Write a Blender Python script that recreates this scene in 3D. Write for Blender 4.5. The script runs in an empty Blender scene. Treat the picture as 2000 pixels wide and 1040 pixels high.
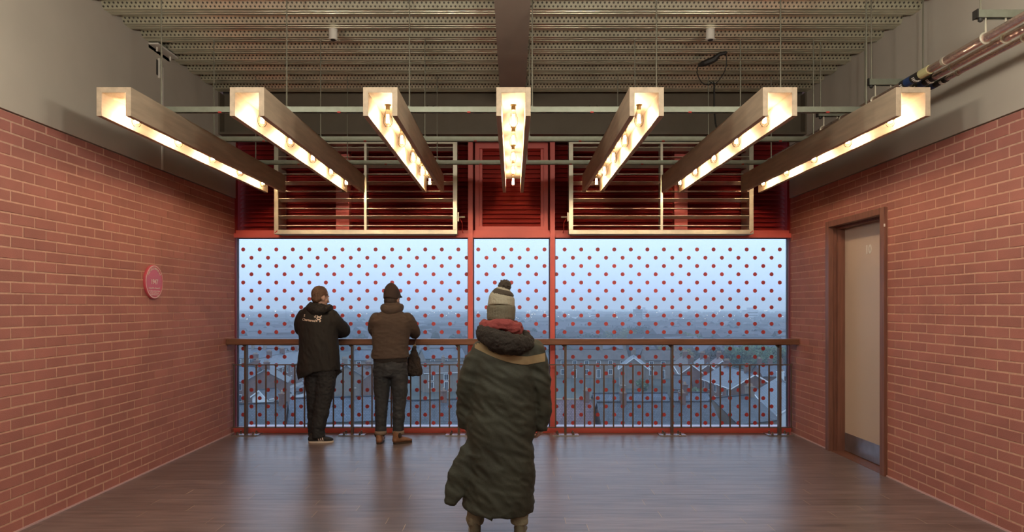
import bpy, bmesh, math, random
from mathutils import Vector, Matrix, noise
from mathutils.bvhtree import BVHTree
random.seed(7)
SC = bpy.context.scene
COL = SC.collection
PI = math.pi
EYE = 1.5; F = 1333.0; CX = 1001.0; HY = 597.0     # camera calibration in 2000x1040 pixels

# ------------------------------------------------------------------ camera, world, exposure
cd = bpy.data.cameras.new('camera'); cam = bpy.data.objects.new('camera', cd); COL.objects.link(cam)
cam.location = (0, 0, EYE); cam.rotation_euler = (PI/2, 0, 0)
cd.sensor_width = 36; cd.lens = 36*F/2000
cd.shift_x = -(CX-1000)/2000; cd.shift_y = (HY-520)/2000
cd.clip_start = .05; cd.clip_end = 6000
SC.camera = cam
SC.view_settings.view_transform = 'Standard'; SC.view_settings.look = 'None'
SC.view_settings.exposure = 0.0; SC.view_settings.gamma = 1.0; SC.view_settings.use_curve_mapping = False
SC.cycles.volume_bounces = 3; SC.cycles.max_bounces = 8; SC.cycles.diffuse_bounces = 4; SC.cycles.transparent_max_bounces = 16
SC.cycles.sample_clamp_indirect = 4.0; SC.cycles.caustics_reflective = False; SC.cycles.caustics_refractive = False

w = bpy.data.worlds.new('dusk_sky'); SC.world = w; w.use_nodes = True
nt = w.node_tree; nt.nodes.clear()
out = nt.nodes.new('ShaderNodeOutputWorld'); bg = nt.nodes.new('ShaderNodeBackground')
tc = nt.nodes.new('ShaderNodeTexCoord'); sx = nt.nodes.new('ShaderNodeSeparateXYZ'); rp = nt.nodes.new('ShaderNodeValToRGB')
nt.links.new(tc.outputs['Generated'], sx.inputs[0]); nt.links.new(sx.outputs['Z'], rp.inputs[0])
nt.links.new(rp.outputs[0], bg.inputs[0]); nt.links.new(bg.outputs[0], out.inputs[0])
e = rp.color_ramp.elements
e[0].position = 0.0; e[0].color = (.42, .57, .90, 1)
e[1].position = 0.09; e[1].color = (.55, .745, 1.0, 1)
x = e.new(.03); x.color = (.48, .65, .97, 1)
x = e.new(1.0); x.color = (.60, .80, 1.06, 1)
bg.inputs[1].default_value = 1.52

def fill_light(name, loc, r, power, color):
    l = bpy.data.lights.new(name, 'POINT'); l.shadow_soft_size = r; l.energy = power; l.color = color
    o = bpy.data.objects.new(name, l); COL.objects.link(o); o.location = loc
    return o
# added fill lights without fixtures, unseen above and behind the frame, brightening deck and walls
for x_ in (-2.2, -.75, .75, 2.2):
    fill_light('unseen_fill_light', (x_, 2.9, 3.04), .09, 54, (1, .94, .79))
    fill_light('unseen_fill_light', (x_, -1.0, 3.34), .14, 26, (1, .88, .72))

# ------------------------------------------------------------------ helpers
def M(name, col, rough=.6, metal=0., var=0., scale=4., stretch=(1,1,1), bump=0., bscale=60., col2=None, rnd=0., spec=.5, detail=4., emit=None, estr=0., uvtile=None, cellvar=0.):
    m = bpy.data.materials.new(name); m.use_nodes = True
    n = m.node_tree; b = n.nodes['Principled BSDF']
    b.inputs['Roughness'].default_value = rough; b.inputs['Metallic'].default_value = metal
    b.inputs['Specular IOR Level'].default_value = spec
    b.inputs['Base Color'].default_value = (*col, 1)
    src = None
    geo = n.nodes.new('ShaderNodeNewGeometry')
    mp = n.nodes.new('ShaderNodeMapping'); mp.inputs['Scale'].default_value = stretch
    n.links.new(geo.outputs['Position'], mp.inputs[0])
    if var or col2:
        c2 = col2 or tuple(min(1, c*(1+var)) for c in col)
        c1 = col if col2 else tuple(c*(1-var) for c in col)
        nz = n.nodes.new('ShaderNodeTexNoise'); nz.inputs['Scale'].default_value = scale; nz.inputs['Detail'].default_value = detail
        n.links.new(mp.outputs[0], nz.inputs['Vector'])
        cr = n.nodes.new('ShaderNodeMapRange'); cr.inputs[1].default_value = .3; cr.inputs[2].default_value = .7
        n.links.new(nz.outputs[0], cr.inputs[0])
        mx = n.nodes.new('ShaderNodeMix'); mx.data_type = 'RGBA'
        mx.inputs[6].default_value = (*c1, 1); mx.inputs[7].default_value = (*c2, 1)
        n.links.new(cr.outputs[0], mx.inputs[0]); src = mx.outputs[2]
        n.links.new(src, b.inputs['Base Color'])
    if rnd:
        oi = n.nodes.new('ShaderNodeObjectInfo'); ad = n.nodes.new('ShaderNodeMath'); ad.operation = 'ADD'
        n.links.new(oi.outputs['Random'], ad.inputs[0]); n.links.new(geo.outputs['Random Per Island'], ad.inputs[1])
        fr = n.nodes.new('ShaderNodeMath'); fr.operation = 'FRACT'; n.links.new(ad.outputs[0], fr.inputs[0])
        mr = n.nodes.new('ShaderNodeMapRange'); mr.inputs[3].default_value = 1-rnd; mr.inputs[4].default_value = 1+rnd
        n.links.new(fr.outputs[0], mr.inputs[0])
        hs = n.nodes.new('ShaderNodeHueSaturation'); n.links.new(mr.outputs[0], hs.inputs['Value'])
        if src: n.links.new(src, hs.inputs['Color'])
        else: hs.inputs['Color'].default_value = (*col, 1)
        src = hs.outputs[0]; n.links.new(src, b.inputs['Base Color'])
    hgt = None
    if uvtile:
        uv = n.nodes.new('ShaderNodeTexCoord'); br = n.nodes.new('ShaderNodeTexBrick')
        br.inputs['Scale'].default_value = 1.; br.inputs['Brick Width'].default_value = uvtile[0]; br.inputs['Row Height'].default_value = uvtile[1]
        br.inputs['Mortar Size'].default_value = uvtile[1]*.10; br.inputs['Mortar Smooth'].default_value = .3
        br.inputs['Color1'].default_value = (.8,.8,.8,1); br.inputs['Color2'].default_value = (1.25,1.25,1.25,1); br.inputs['Mortar'].default_value = (.35,.35,.35,1)
        n.links.new(uv.outputs['UV'], br.inputs['Vector'])
        mm = n.nodes.new('ShaderNodeMix'); mm.data_type = 'RGBA'; mm.blend_type = 'MULTIPLY'; mm.inputs[0].default_value = 1
        if src: n.links.new(src, mm.inputs[6])
        else: mm.inputs[6].default_value = (*col, 1)
        n.links.new(br.outputs[0], mm.inputs[7]); src = mm.outputs[2]; n.links.new(src, b.inputs['Base Color'])
    if bump:
        nb = n.nodes.new('ShaderNodeTexNoise'); nb.inputs['Scale'].default_value = bscale; nb.inputs['Detail'].default_value = 3
        n.links.new(mp.outputs[0], nb.inputs['Vector'])
        bp = n.nodes.new('ShaderNodeBump'); bp.inputs['Strength'].default_value = bump; bp.inputs['Distance'].default_value = .01
        n.links.new(nb.outputs[0], bp.inputs['Height']); n.links.new(bp.outputs[0], b.inputs['Normal'])
    if emit:
        b.inputs['Emission Color'].default_value = (*emit, 1); b.inputs['Emission Strength'].default_value = estr
    return m

WORLD = {}
def wm(o): return WORLD.get(o.name, Matrix.Identity(4))
def attach(o, parent):
    if parent is not None:
        o.parent = parent; o.matrix_parent_inverse = wm(parent).inverted()
def tag(o, label=None, cat=None, group=None, kind=None):
    if label: o['label'] = label
    if cat: o['category'] = cat
    if group: o['group'] = group
    if kind: o['kind'] = kind
    return o
def thing(name, loc, label=None, cat=None, group=None, kind=None, parent=None):
    o = bpy.data.objects.new(name, None); COL.objects.link(o); o.empty_display_size = .1
    o.location = loc; WORLD[o.name] = Matrix.Translation(loc)
    attach(o, parent)
    return tag(o, label, cat, group, kind)
def copy_tree(o, parent=None):
    c = o.copy(); COL.objects.link(c); WORLD[c.name] = wm(o)
    if parent is not None: c.parent = parent; c.matrix_parent_inverse = o.matrix_parent_inverse.copy()
    for ch in o.children: copy_tree(ch, c)
    return c
class MB:
    def __init__(s): s.v = []; s.f = []; s.uv = {}
    def add(s, v, f):
        k = len(s.v); s.v += [tuple(p) for p in v]; s.f += [tuple(i+k for i in q) for q in f]; return s
    def box(s, x0, x1, y0, y1, z0, z1):
        return s.add([(x0,y0,z0),(x1,y0,z0),(x1,y1,z0),(x0,y1,z0),(x0,y0,z1),(x1,y0,z1),(x1,y1,z1),(x0,y1,z1)],
                     [(0,3,2,1),(4,5,6,7),(0,1,5,4),(1,2,6,5),(2,3,7,6),(3,0,4,7)])
    def obox(s, c, u, n, hx, hy, z0, z1):     # box with plan axes u, n
        p = []
        for z in (z0, z1):
            for a, b in ((-1,-1),(1,-1),(1,1),(-1,1)):
                q = Vector((c[0],c[1],0)) + u*hx*a + n*hy*b; p.append((q.x, q.y, z))
        return s.add(p, [(0,3,2,1),(4,5,6,7),(0,1,5,4),(1,2,6,5),(2,3,7,6),(3,0,4,7)])
    def quad(s, a, b, c, d, uv=None):
        if uv: s.uv[len(s.f)] = uv
        return s.add([a,b,c,d], [(0,1,2,3)])
    def tube(s, a, b, r, n=8, r2=None):
        a = Vector(a); b = Vector(b); r2 = r if r2 is None else r2
        t = (b-a).normalized(); u = t.orthogonal().normalized(); w_ = t.cross(u)
        p = []
        for q, rr in ((a, r), (b, r2)):
            for i in range(n):
                an = 2*PI*i/n; p.append(q + u*rr*math.cos(an) + w_*rr*math.sin(an))
        f = [(i, (i+1)%n, n+(i+1)%n, n+i) for i in range(n)]
        f += [tuple(range(n-1,-1,-1)), tuple(range(n, 2*n))]
        return s.add(p, f)
    def path(s, pts, r, n=6):
        v, f = loft([(*p, r, r) for p in pts], seg=n, sub=2, cap=(0,0)); return s.add(v, f)
    def lathe(s, c, prof, n=16, axis='z'):     # prof: (r, h)
        p = []
        for r, h in prof:
            for i in range(n):
                an = 2*PI*i/n; a, b = r*math.cos(an), r*math.sin(an)
                if axis == 'z': p.append((c[0]+a, c[1]+b, c[2]+h))
                elif axis == 'x': p.append((c[0]+h, c[1]+a, c[2]+b))
                else: p.append((c[0]+a, c[1]+h, c[2]+b))
        f = [(k*n+i, k*n+(i+1)%n, (k+1)*n+(i+1)%n, (k+1)*n+i) for k in range(len(prof)-1) for i in range(n)]
        f += [tuple(range(n-1,-1,-1)), tuple(range((len(prof)-1)*n, len(prof)*n))]
        return s.add(p, f)
    def prism(s, prof, y0, y1, plane='xz'):    # prof polygon extruded
        n = len(prof)
        if plane == 'xz': p = [(a, y0, b) for a, b in prof] + [(a, y1, b) for a, b in prof]
        else: p = [(y0, a, b) for a, b in prof] + [(y1, a, b) for a, b in prof]   # 'yz': extrude along x
        f = [(i, (i+1)%n, n+(i+1)%n, n+i) for i in range(n)] + [tuple(range(n-1,-1,-1)), tuple(range(n,2*n))]
        return s.add(p, f)
    def mesh(s, name):
        me = bpy.data.meshes.new(name); me.from_pydata(s.v, [], s.f)
        if s.uv:
            l = me.uv_layers.new(name='UVMap')
            for fi, uvs in s.uv.items():
                for k, li in enumerate(me.polygons[fi].loop_indices): l.data[li].uv = uvs[k]
        bm = bmesh.new(); bm.from_mesh(me); bmesh.ops.recalc_face_normals(bm, faces=bm.faces); bm.to_mesh(me); bm.free()
        me.update(); return me
    def build(s, name, mat, parent=None, smooth=False, kind=None, label=None, bevel=0):
        me = s.mesh(name)
        if bevel:
            bm = bmesh.new(); bm.from_mesh(me)
            bmesh.ops.bevel(bm, geom=bm.edges[:], offset=bevel, segments=1, affect='EDGES'); bm.to_mesh(me); bm.free()
        me.materials.append(mat)
        if smooth:
            for p in me.polygons: p.use_smooth = True
        o = bpy.data.objects.new(name, me); COL.objects.link(o); attach(o, parent)
        return tag(o, label=label, kind=kind)
def place(name, me, loc, parent, rot=None):
    o = bpy.data.objects.new(name, me); COL.objects.link(o); o.location = loc
    if rot: o.rotation_euler = rot
    WORLD[o.name] = Matrix.Translation(loc); attach(o, parent); return o
def loft(ctrl, seg=18, sub=4, side=(1,0,0), cap=(1,1)):
    pts = []
    n = len(ctrl)
    C = [tuple(map(float, c)) for c in ctrl]
    for i in range(n-1):
        p0 = C[max(i-1,0)]; p1 = C[i]; p2 = C[i+1]; p3 = C[min(i+2,n-1)]
        for k in range(sub):
            t = k/sub
            pts.append([.5*((2*b)+(-a+c)*t+(2*a-5*b+4*c-d)*t*t+(-a+3*b-3*c+d)*t**3) for a,b,c,d in zip(p0,p1,p2,p3)])
    pts.append(list(C[-1]))
    P = [Vector(p[:3]) for p in pts]; m = len(P)
    T = [(P[min(i+1,m-1)]-P[max(i-1,0)]).normalized() for i in range(m)]
    sd = Vector(side)
    if abs(sd.dot(T[0])) > .9: sd = Vector((0,1,0))
    rings = []
    for i in range(m):
        sd = (sd - T[i]*sd.dot(T[i])).normalized(); ot = T[i].cross(sd)
        rings.append((P[i], sd.copy(), ot, pts[i][3], pts[i][4], T[i]))
    R = []
    a = rings[0]
    if cap[0]:
        for q in (.98, .8, .5): R.append((a[0]-a[5]*min(a[3],a[4])*cap[0]*q, a[1], a[2], a[3]*math.sqrt(1-q*q), a[4]*math.sqrt(1-q*q)))
    R += [r[:5] for r in rings]
    a = rings[-1]
    if cap[1]:
        for q in (.5, .8, .98): R.append((a[0]+a[5]*min(a[3],a[4])*cap[1]*q, a[1], a[2], a[3]*math.sqrt(1-q*q), a[4]*math.sqrt(1-q*q)))
    v = []
    for c, s_, o_, rx, ry in R:
        for j in range(seg):
            an = 2*PI*j/seg; v.append(c + s_*rx*math.cos(an) + o_*ry*math.sin(an))
    f = [(k*seg+i, k*seg+(i+1)%seg, (k+1)*seg+(i+1)%seg, (k+1)*seg+i) for k in range(len(R)-1) for i in range(seg)]
    f += [tuple(range(seg-1,-1,-1)), tuple(range((len(R)-1)*seg, len(R)*seg))]
    return v, f
def ellipsoid(c, r, R=None, seg=16, rings=10):
    v = []
    for k in range(rings+1):
        ph = PI*(k+.001 if k==0 else (k-.001 if k==rings else k))/rings
        for j in range(seg):
            an = 2*PI*j/seg
            p = Vector((r[0]*math.sin(ph)*math.cos(an), r[1]*math.sin(ph)*math.sin(an), r[2]*math.cos(ph)))
            if R is not None: p = R @ p
            v.append(Vector(c)+p)
    f = [(k*seg+i, k*seg+(i+1)%seg, (k+1)*seg+(i+1)%seg, (k+1)*seg+i) for k in range(rings) for i in range(seg)]
    f += [tuple(range(seg-1,-1,-1)), tuple(range(rings*seg, (rings+1)*seg))]
    return v, f
def blend(name, prims, mat, parent, voxel=.01, smooth=3, fold=0., ffreq=(6,6,6), shear=0., xf=None, label=None):
    """union of closed shapes -> one continuous skin (voxel remesh), smoothed, with cloth folds"""
    mb = MB()
    for v, f in prims: mb.add(v, f)
    me = mb.mesh('tmp')
    o = bpy.data.objects.new('tmp', me); COL.objects.link(o)
    md = o.modifiers.new('r', 'REMESH'); md.mode = 'VOXEL'; md.voxel_size = voxel; md.use_smooth_shade = True
    if smooth:
        ms = o.modifiers.new('s', 'SMOOTH'); ms.iterations = smooth; ms.factor = .5
    dg = bpy.context.evaluated_depsgraph_get(); dg.update()
    nm = bpy.data.meshes.new_from_object(o.evaluated_get(dg))
    bpy.data.objects.remove(o); bpy.data.meshes.remove(me)
    nm.name = name
    if fold:
        nr = [v.normal.copy() for v in nm.vertices]
        for v, nn in zip(nm.vertices, nr):
            p = v.co; q = Vector((p.x*ffreq[0], p.y*ffreq[1], p.z*ffreq[2]+shear*p.x*ffreq[2]))
            d = noise.noise(q) - 1.2*abs(noise.noise(q*1.9+Vector((3,7,1)))) + .35*noise.noise(q*4.1)
            v.co = p + nn*fold*d
    if xf is not None: nm.transform(xf)
    nm.materials.clear(); nm.materials.append(mat)
    for p in nm.polygons: p.use_smooth = True
    o = bpy.data.objects.new(name, nm); COL.objects.link(o); attach(o, parent)
    return tag(o, label=label)
def text_mesh(txt, size, extrude=.001, align='CENTER', bold=0.):
    c = bpy.data.curves.new('t', 'FONT'); c.body = txt; c.size = size; c.align_x = align; c.extrude = extrude; c.offset = bold; c.resolution_u = 3
    o = bpy.data.objects.new('t', c); COL.objects.link(o)
    dg = bpy.context.evaluated_depsgraph_get(); dg.update()
    me = bpy.data.meshes.new_from_object(o.evaluated_get(dg)); bpy.data.objects.remove(o); bpy.data.curves.remove(c)
    return me
def text_obj(name, txt, size, xf, mat, parent, **k):
    me = text_mesh(txt, size, **k); me.transform(xf); me.materials.clear(); me.materials.append(mat)
    o = bpy.data.objects.new(name, me); COL.objects.link(o); attach(o, parent); return o

# ------------------------------------------------------------------ materials
m_brick = M('red_brick', (.405,.160,.130), .75, var=.10, scale=3., bump=.2, bscale=140, rnd=.08)
m_mortar = M('mortar', (.62,.38,.28), .9, var=.12, scale=30)
m_plaster = M('grey_plasterboard', (.50,.45,.385), .85, var=.05, scale=2)
m_plank = M('wood_look_tile', (.185,.140,.136), .31, var=.30, scale=2.5, stretch=(1,9,1), bump=.06, bscale=30, rnd=.13, spec=.55)
m_grout = M('pale_grout', (.55,.42,.32), .8)
m_deck = M('galvanised_deck', (.70,.69,.54), .28, metal=.72, var=.10, scale=9)
m_dimple_shade = M('deck_dimple_shade', (.10,.09,.07), .6, metal=.3)  # dark colour stands in for the shadows of the deck dimples
m_beam = M('beam_casing', (.36,.30,.25), .6, var=.10, scale=2.5)
m_steel = M('brown_painted_steel', (.13,.105,.075), .6, var=.1, scale=3)
m_red = M('red_paint', (.66,.125,.105), .45, var=.04)
m_dred = M('dark_red_louvre', (.33,.022,.02), .55)
m_pink = M('pink_paint', (.62,.16,.30), .5)
m_frame = M('slate_blue_frame', (.10,.10,.17), .4)
m_dot = M('red_film_dot', (.52,.07,.075), .5)
m_galv = M('galvanised_frame', (.62,.58,.47), .38, metal=.55, var=.08, scale=12)
m_strut = M('zinc_channel', (.27,.29,.24), .42, metal=.6, var=.08, scale=20)
m_rod = M('threaded_rod', (.26,.25,.20), .45, metal=.6)
m_wood = M('pale_plywood', (.54,.43,.31), .6, var=.13, scale=3., stretch=(9,1,9), bump=.05)
m_bulbcap = M('brass_cap', (.55,.42,.22), .35, metal=.8)
m_white = M('white_plastic', (.72,.68,.62), .4)
m_black = M('black_rubber', (.018,.016,.015), .55)
m_rail = M('oiled_hardwood', (.18,.085,.052), .38, var=.22, scale=3, stretch=(1,12,12), bump=.05)
m_bal = M('bronze_steel', (.15,.11,.085), .42, metal=.5)
m_plate = M('plain_steel_plate', (.50,.50,.52), .25, metal=.85)
m_ledge = M('pale_stone_ledge', (.66,.58,.66), .6)
m_door = M('cream_laminate', (.60,.50,.42), .45)
m_doorframe = M('brown_stained_frame', (.20,.085,.06), .5, var=.2, scale=3, stretch=(14,14,1))
m_kick = M('brushed_kick_plate', (.42,.43,.48), .28, metal=.85, var=.15, scale=8)
m_number = M('white_number', (.85,.83,.78), .5)
m_foil = M('foil_lagging', (.70,.52,.48), .24, metal=.9, var=.1, scale=30, bump=.6, bscale=45)
m_blue = M('blue_tape', (.02,.05,.16), .5)
m_yel = M('yellow_label', (.55,.50,.26), .5)
m_plaque = M('plaque_red', (.60,.09,.12), .35)
m_cream = M('cream_lettering', (.85,.66,.58), .5)
m_redtag = M('red_tag', (.5,.04,.03), .5)
m_fil = M('filament', (1,.7,.4), .5, emit=(1.0,.70,.42), estr=520)

def glassy(name, tint, ior=1.45, rough=0., boost=1.):
    m = bpy.data.materials.new(name); m.use_nodes = True; n = m.node_tree; n.nodes.clear()
    o_ = n.nodes.new('ShaderNodeOutputMaterial'); mx = n.nodes.new('ShaderNodeMixShader'); fr = n.nodes.new('ShaderNodeFresnel')
    fr.inputs[0].default_value = ior
    mu = n.nodes.new('ShaderNodeMath'); mu.operation = 'MULTIPLY'; mu.inputs[1].default_value = boost; mu.use_clamp = True
    t = n.nodes.new('ShaderNodeBsdfTransparent'); t.inputs[0].default_value = (*tint, 1)
    g = n.nodes.new('ShaderNodeBsdfGlossy'); g.inputs['Roughness'].default_value = rough
    n.links.new(fr.outputs[0], mu.inputs[0]); n.links.new(mu.outputs[0], mx.inputs[0])
    n.links.new(t.outputs[0], mx.inputs[1]); n.links.new(g.outputs[0], mx.inputs[2]); n.links.new(mx.outputs[0], o_.inputs[0])
    return m
m_glass = glassy('window_glass', (.97,.985,1.0), 1.5, 0)
m_bulb = glassy('bulb_glass', (1,.99,.96), 1.08, .02)

# ------------------------------------------------------------------ the setting
HW = 3.28; YB = 8.06; BACK = -2.4; ZT = 2.76; ZD = 3.87
fl = MB().box(-HW-.4, HW+.4, BACK, 8.12, -.25, -.0008).build('floor', m_grout, kind='structure')
# wood-look planks: rows .147 deep, planks 1.24 long
def plank_mesh(L, W=.147):
    return MB().box(0, L, 0, W, -.012, 0).mesh('plank')
pm = {}
rest = MB()
row = 0; y = 8.06 - .146
cnt = 0
while y > BACK:
    off = [0, .42, .83, .21, .62, 1.03][(row*7 + row//3) % 6] + .07*((row*5) % 3)
    xx = -HW - 1.24 + off
    vis = y > 4.2
    while xx < HW:
        a = max(xx, -HW); b = min(xx+1.24, HW)
        if y < 8.06 and b-a > .02:
            dn = 0
            L = round(b-a-.0045, 3)
            yy0 = y + .0008
            if a > 0 and y < 7.1 and y > 5.95 and b > HW-.01: L += .13     # runs into the door reveal
            if vis:
                if L not in pm:
                    pm[L] = plank_mesh(L, .1456); pm[L].materials.append(m_plank)
                place('plank', pm[L], (a, yy0, 0), fl); cnt += 1
            else: rest.box(a, a+L, yy0, yy0+.1456, -.012, 0)
        xx += 1.24
    y -= .147; row += 1
rest.build('floor_planks', m_plank, fl, kind='stuff')

DOOR_Y = (5.973, 7.098); DOOR_Z = 2.365
def brick_wall(side, phase):
    s = -1 if side == 'left' else 1
    mb = MB()
    X0, X1 = (s*(HW+.0022), s*(HW+.30)); xa, xb = min(X0,X1), max(X0,X1)
    if side == 'left': mb.box(xa, xb, BACK, YB, -.25, ZT)
    else:
        mb.box(xa, xb, BACK, DOOR_Y[0]+.03, -.25, ZT); mb.box(xa, xb, DOOR_Y[1]-.03, YB, -.25, ZT)
        mb.box(xa, xb, DOOR_Y[0]+.03, DOOR_Y[1]-.03, DOOR_Z-.03, ZT)
    wl = mb.build('wall_'+side, m_mortar, kind='structure')
    allb = []
    for k in range(37):
        z0 = .008 + .075*k; h = min(.065, ZT-z0-.001)
        ph = phase + (.1125 if k % 2 else 0)
        j0 = math.floor((BACK-ph)/.225)
        yy = ph + .225*j0
        while yy < YB:
            a = max(yy+.005, BACK); b = min(yy+.22, YB); yy += .225
            if b-a < .015: continue
            segs = [(a,b)]
            if side == 'right' and z0 < DOOR_Z and z0+h > 0:
                d0, d1 = DOOR_Y
                segs = []
                if a < d0: segs.append((a, min(b, d0)))
                if b > d1: segs.append((max(a, d1), b))
                if z0+h > DOOR_Z and min(b, d1)-max(a, d0) > .012: allb.append((max(a, d0), min(b, d1), DOOR_Z+.003, z0+h-DOOR_Z-.003))
            for p, q in segs:
                if q-p > .012: allb.append((p, q, z0, h))
    def inview(p, q, z0):
        yc = (p+q)/2
        if yc < 4.3: return False
        py = HY - F*(z0-EYE)/yc
        return py < 1050 and py > -20
    vis = sorted([b for b in allb if inview(b[0], b[1], b[2])], key=lambda b: b[0])
    parts = set(id(b) for b in vis[:300])
    rest = MB(); cache = {}
    for b in allb:
        p, q, z0, h = b
        pr = random.uniform(-.0012, .0018)
        if id(b) in parts:
            key = (round(q-p, 3), round(h, 3))
            if key not in cache:
                L, H = key
                me = MB().box(-.03, .012, 0, L, 0, H).mesh('brick')
                bm = bmesh.new(); bm.from_mesh(me)
                bmesh.ops.bevel(bm, geom=[ed for ed in bm.edges if all(v.co.x > .01 for v in ed.verts)], offset=.0025, segments=1, affect='EDGES')
                bm.to_mesh(me); bm.free(); me.materials.append(m_brick); cache[key] = me
            if s < 0: o = place('brick', cache[key], (-HW-.012+pr, p, z0), wl)
            else: o = place('brick', cache[key], (HW+.012-pr, q, z0), wl, rot=(0,0,PI))
        else:
            x0 = s*(HW-pr); x1 = s*(HW+.03)
            rest.box(min(x0,x1), max(x0,x1), p, q, z0, z0+h)
    rest.build('distant_bricks', m_brick, wl, kind='stuff')
    return wl
wall_l = brick_wall('left', 4.576)
wall_r = brick_wall('right', 4.62)
# plasterboard bulkheads above the brick
bl = MB().box(-HW-.3, -HW+.012, BACK, 6.35, ZT+.006, ZD+.2); bl.box(-HW-.3, -HW+.012, 6.375, 7.60, ZT+.006, ZD+.2).box(-HW-.3, -HW+.012, 7.60, YB, ZT+.006, 3.50)
bl.box(-HW-.3, -HW+.004, 6.35, 6.375, ZT+.006, 3.6)
o = bl.build('wall_upper_left', m_plaster, kind='structure')
MB().box(-HW+.010, -HW+.022, 6.352, 6.376, ZT+.006, 3.72).build('joint_strip', m_white, o, label='thin pale vertical joint strip')
bb = MB().box(-HW+.002, -HW+.10, 6.13, 6.50, ZD-.022, ZD-.008).box(-HW+.003, -HW+.012, 6.13, 6.5, ZD-.05, ZD-.01)
ob = bb.build('bracket_plate', m_white, o, label='pale steel bracket plate bolted under the deck')
for yy in (6.2, 6.44): MB().tube((-HW+.05,yy,ZD-.06),(-HW+.05,yy,ZD-.02),.008).build('bolt', m_white, ob)
MB().box(-HW-.02, -HW+.014, 6.26, 6.345, 3.62, 3.76).build('notch', m_black, o, label='dark notch in the board, black block standing for its shade')  # black block on the board imitates the shade inside the opening
MB().box(-HW+.008, -HW+.03, 6.29, 6.31, 3.60, 3.78).box(-HW+.008, -HW+.03, 6.32, 6.335, 3.60, 3.78).build('bracket_leg', m_white, o)
br = MB().box(HW-.012, HW+.3, BACK, 7.60, ZT+.006, ZD+.2).box(HW-.012, HW+.3, 7.60, YB, ZT+.006, 3.50)
br.build('wall_upper_right', m_plaster, kind='structure')
MB().box(-HW-.3, HW+.3, BACK-.15, BACK, -.25, ZD+.2).build('wall_back', M('warm_back_wall', (.55,.42,.33), .8), kind='structure')
for s, nm in ((-1,'left'), (1,'right')):
    mb = MB(); a, b = sorted((s*HW, s*(HW-.009)))
    if s < 0: mb.box(a, b, BACK, YB, 0, .012)
    else: mb.box(a, b, BACK, DOOR_Y[0], 0, .012).box(a, b, DOOR_Y[1], YB, 0, .012)
    mb.build('baseboard_'+nm, M('pink_sealant', (.62,.42,.42), .5), kind='structure')

# ceiling: trapezoidal steel deck, ribs across the room, dimpled webs
ceil_ = MB().box(-HW-.3, HW+.3, BACK, 8.3, ZD+.095, ZD+.2).build('ceiling', m_deck, kind='structure')
PIT = .286; HR = .056; BF = .120; WR = .036
dm = MB()
# rib local: web starts y=0 (low) ; profile in y,z
prof = [(0,0),(BF*.28,0),(BF*.31,.008),(BF*.36,.008),(BF*.39,0),(BF*.62,0),(BF*.65,.008),(BF*.70,.008),(BF*.73,0),(BF,0),
        (BF+WR,HR),(PIT-WR,HR),(PIT-WR,HR+.05),(-WR,HR+.05),(-WR,HR)]
rib_me = MB().prism(prof, -HW-.02, HW+.02, 'yz').mesh('deck_rib'); rib_me.materials.append(m_deck)
web = Vector((0, -WR, HR)).normalized(); wn = Vector((0, -HR, -WR)).normalized()
dmb = MB(); nd = int(2*HW/.0355)
for r in range(2):
    for i in range(nd):
        xx = -HW + .02 + i*.0355 + (r*.0177)
        c = Vector((xx, 0, 0)) + web*(.018 + .028*r)
        n6 = 7; ring = []; rin = []
        for k in range(n6):
            an = 2*PI*k/n6; d = Vector((math.cos(an),0,0)) + web*math.sin(an)
            ring.append(c + d*.0090 - wn*.0); rin.append(c + d*.0065 + wn*.0035)
        dmb.add(ring + rin, [(k, (k+1)%n6, n6+(k+1)%n6, n6+k) for k in range(n6)] + [tuple(range(n6, 2*n6))])
dim_me = dmb.mesh('dimples'); dim_me.materials.append(m_dimple_shade)
k = 0; y0 = 7.452
while y0 > BACK+.3:
    o = place('deck_rib', rib_me, (0, y0, ZD), ceil_)
    if y0 > 4.9:
        d_ = place('dimples', dim_me, (0, y0, ZD), o); d_['kind'] = 'stuff'
    y0 -= PIT
# beams
MB().box(-.135, .135, BACK, 7.62, 3.75, ZD).build('trim_1', m_beam, kind='structure')
cb = MB().box(-HW+.012, HW-.012, 7.70, 7.74, 3.42, ZD+.1)
cb.box(-HW+.012, HW-.012, 7.58, 7.80, 3.405, 3.43)
cb.box(-HW+.012, -HW+.03, 7.58, 7.72, 3.43, ZD).box(HW-.03, HW-.012, 7.58, 7.72, 3.43, ZD).build('trim_2', m_steel, kind='structure')
for px in (833, 846, 1153, 1167):
    MB().tube(((px-CX)/173.5, 7.70, 3.84-.08), ((px-CX)/173.5, 7.684, 3.84-.08), .014, 6).build('bolt_head', m_steel, bpy.data.objects['trim_2'])

# ------------------------------------------------------------------ window wall
SG = F/8.106
def gx(px): return (px-CX)/SG
def gz(py): return EYE-(py-HY)/SG
S3 = F/8.03
def fx(px): return (px-CX)/S3
def fz(py): return EYE-(py-HY)/S3
wallw = MB().box(-HW-.3, HW+.3, 8.30, 8.40, 2.33, ZD+.2).box(-HW-.3, HW+.3, 8.12, 8.30, 3.60, ZD+.2)
wallw.box(-HW-.3, -HW, YB, 8.15, -.25, ZD).box(HW, HW+.3, YB, 8.15, -.25, ZD)
wallw = wallw.build('wall_window', m_dred, kind='structure')
MB().box(-HW, HW, 8.12, 8.465, -.20, .020).build('trim_3', m_ledge, kind='structure')
MB().box(-HW, HW, 8.03, 8.12, -.05, .060).build('trim_4', m_red, kind='structure')                 # red bottom rail
tr = MB().box(-HW, HW, 8.03, 8.12, fz(464.5), fz(456)).box(-HW, HW, 8.09, 8.16, fz(456), fz(449))
tr.build('trim_5', m_red, kind='structure')                                                       # red transom
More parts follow.
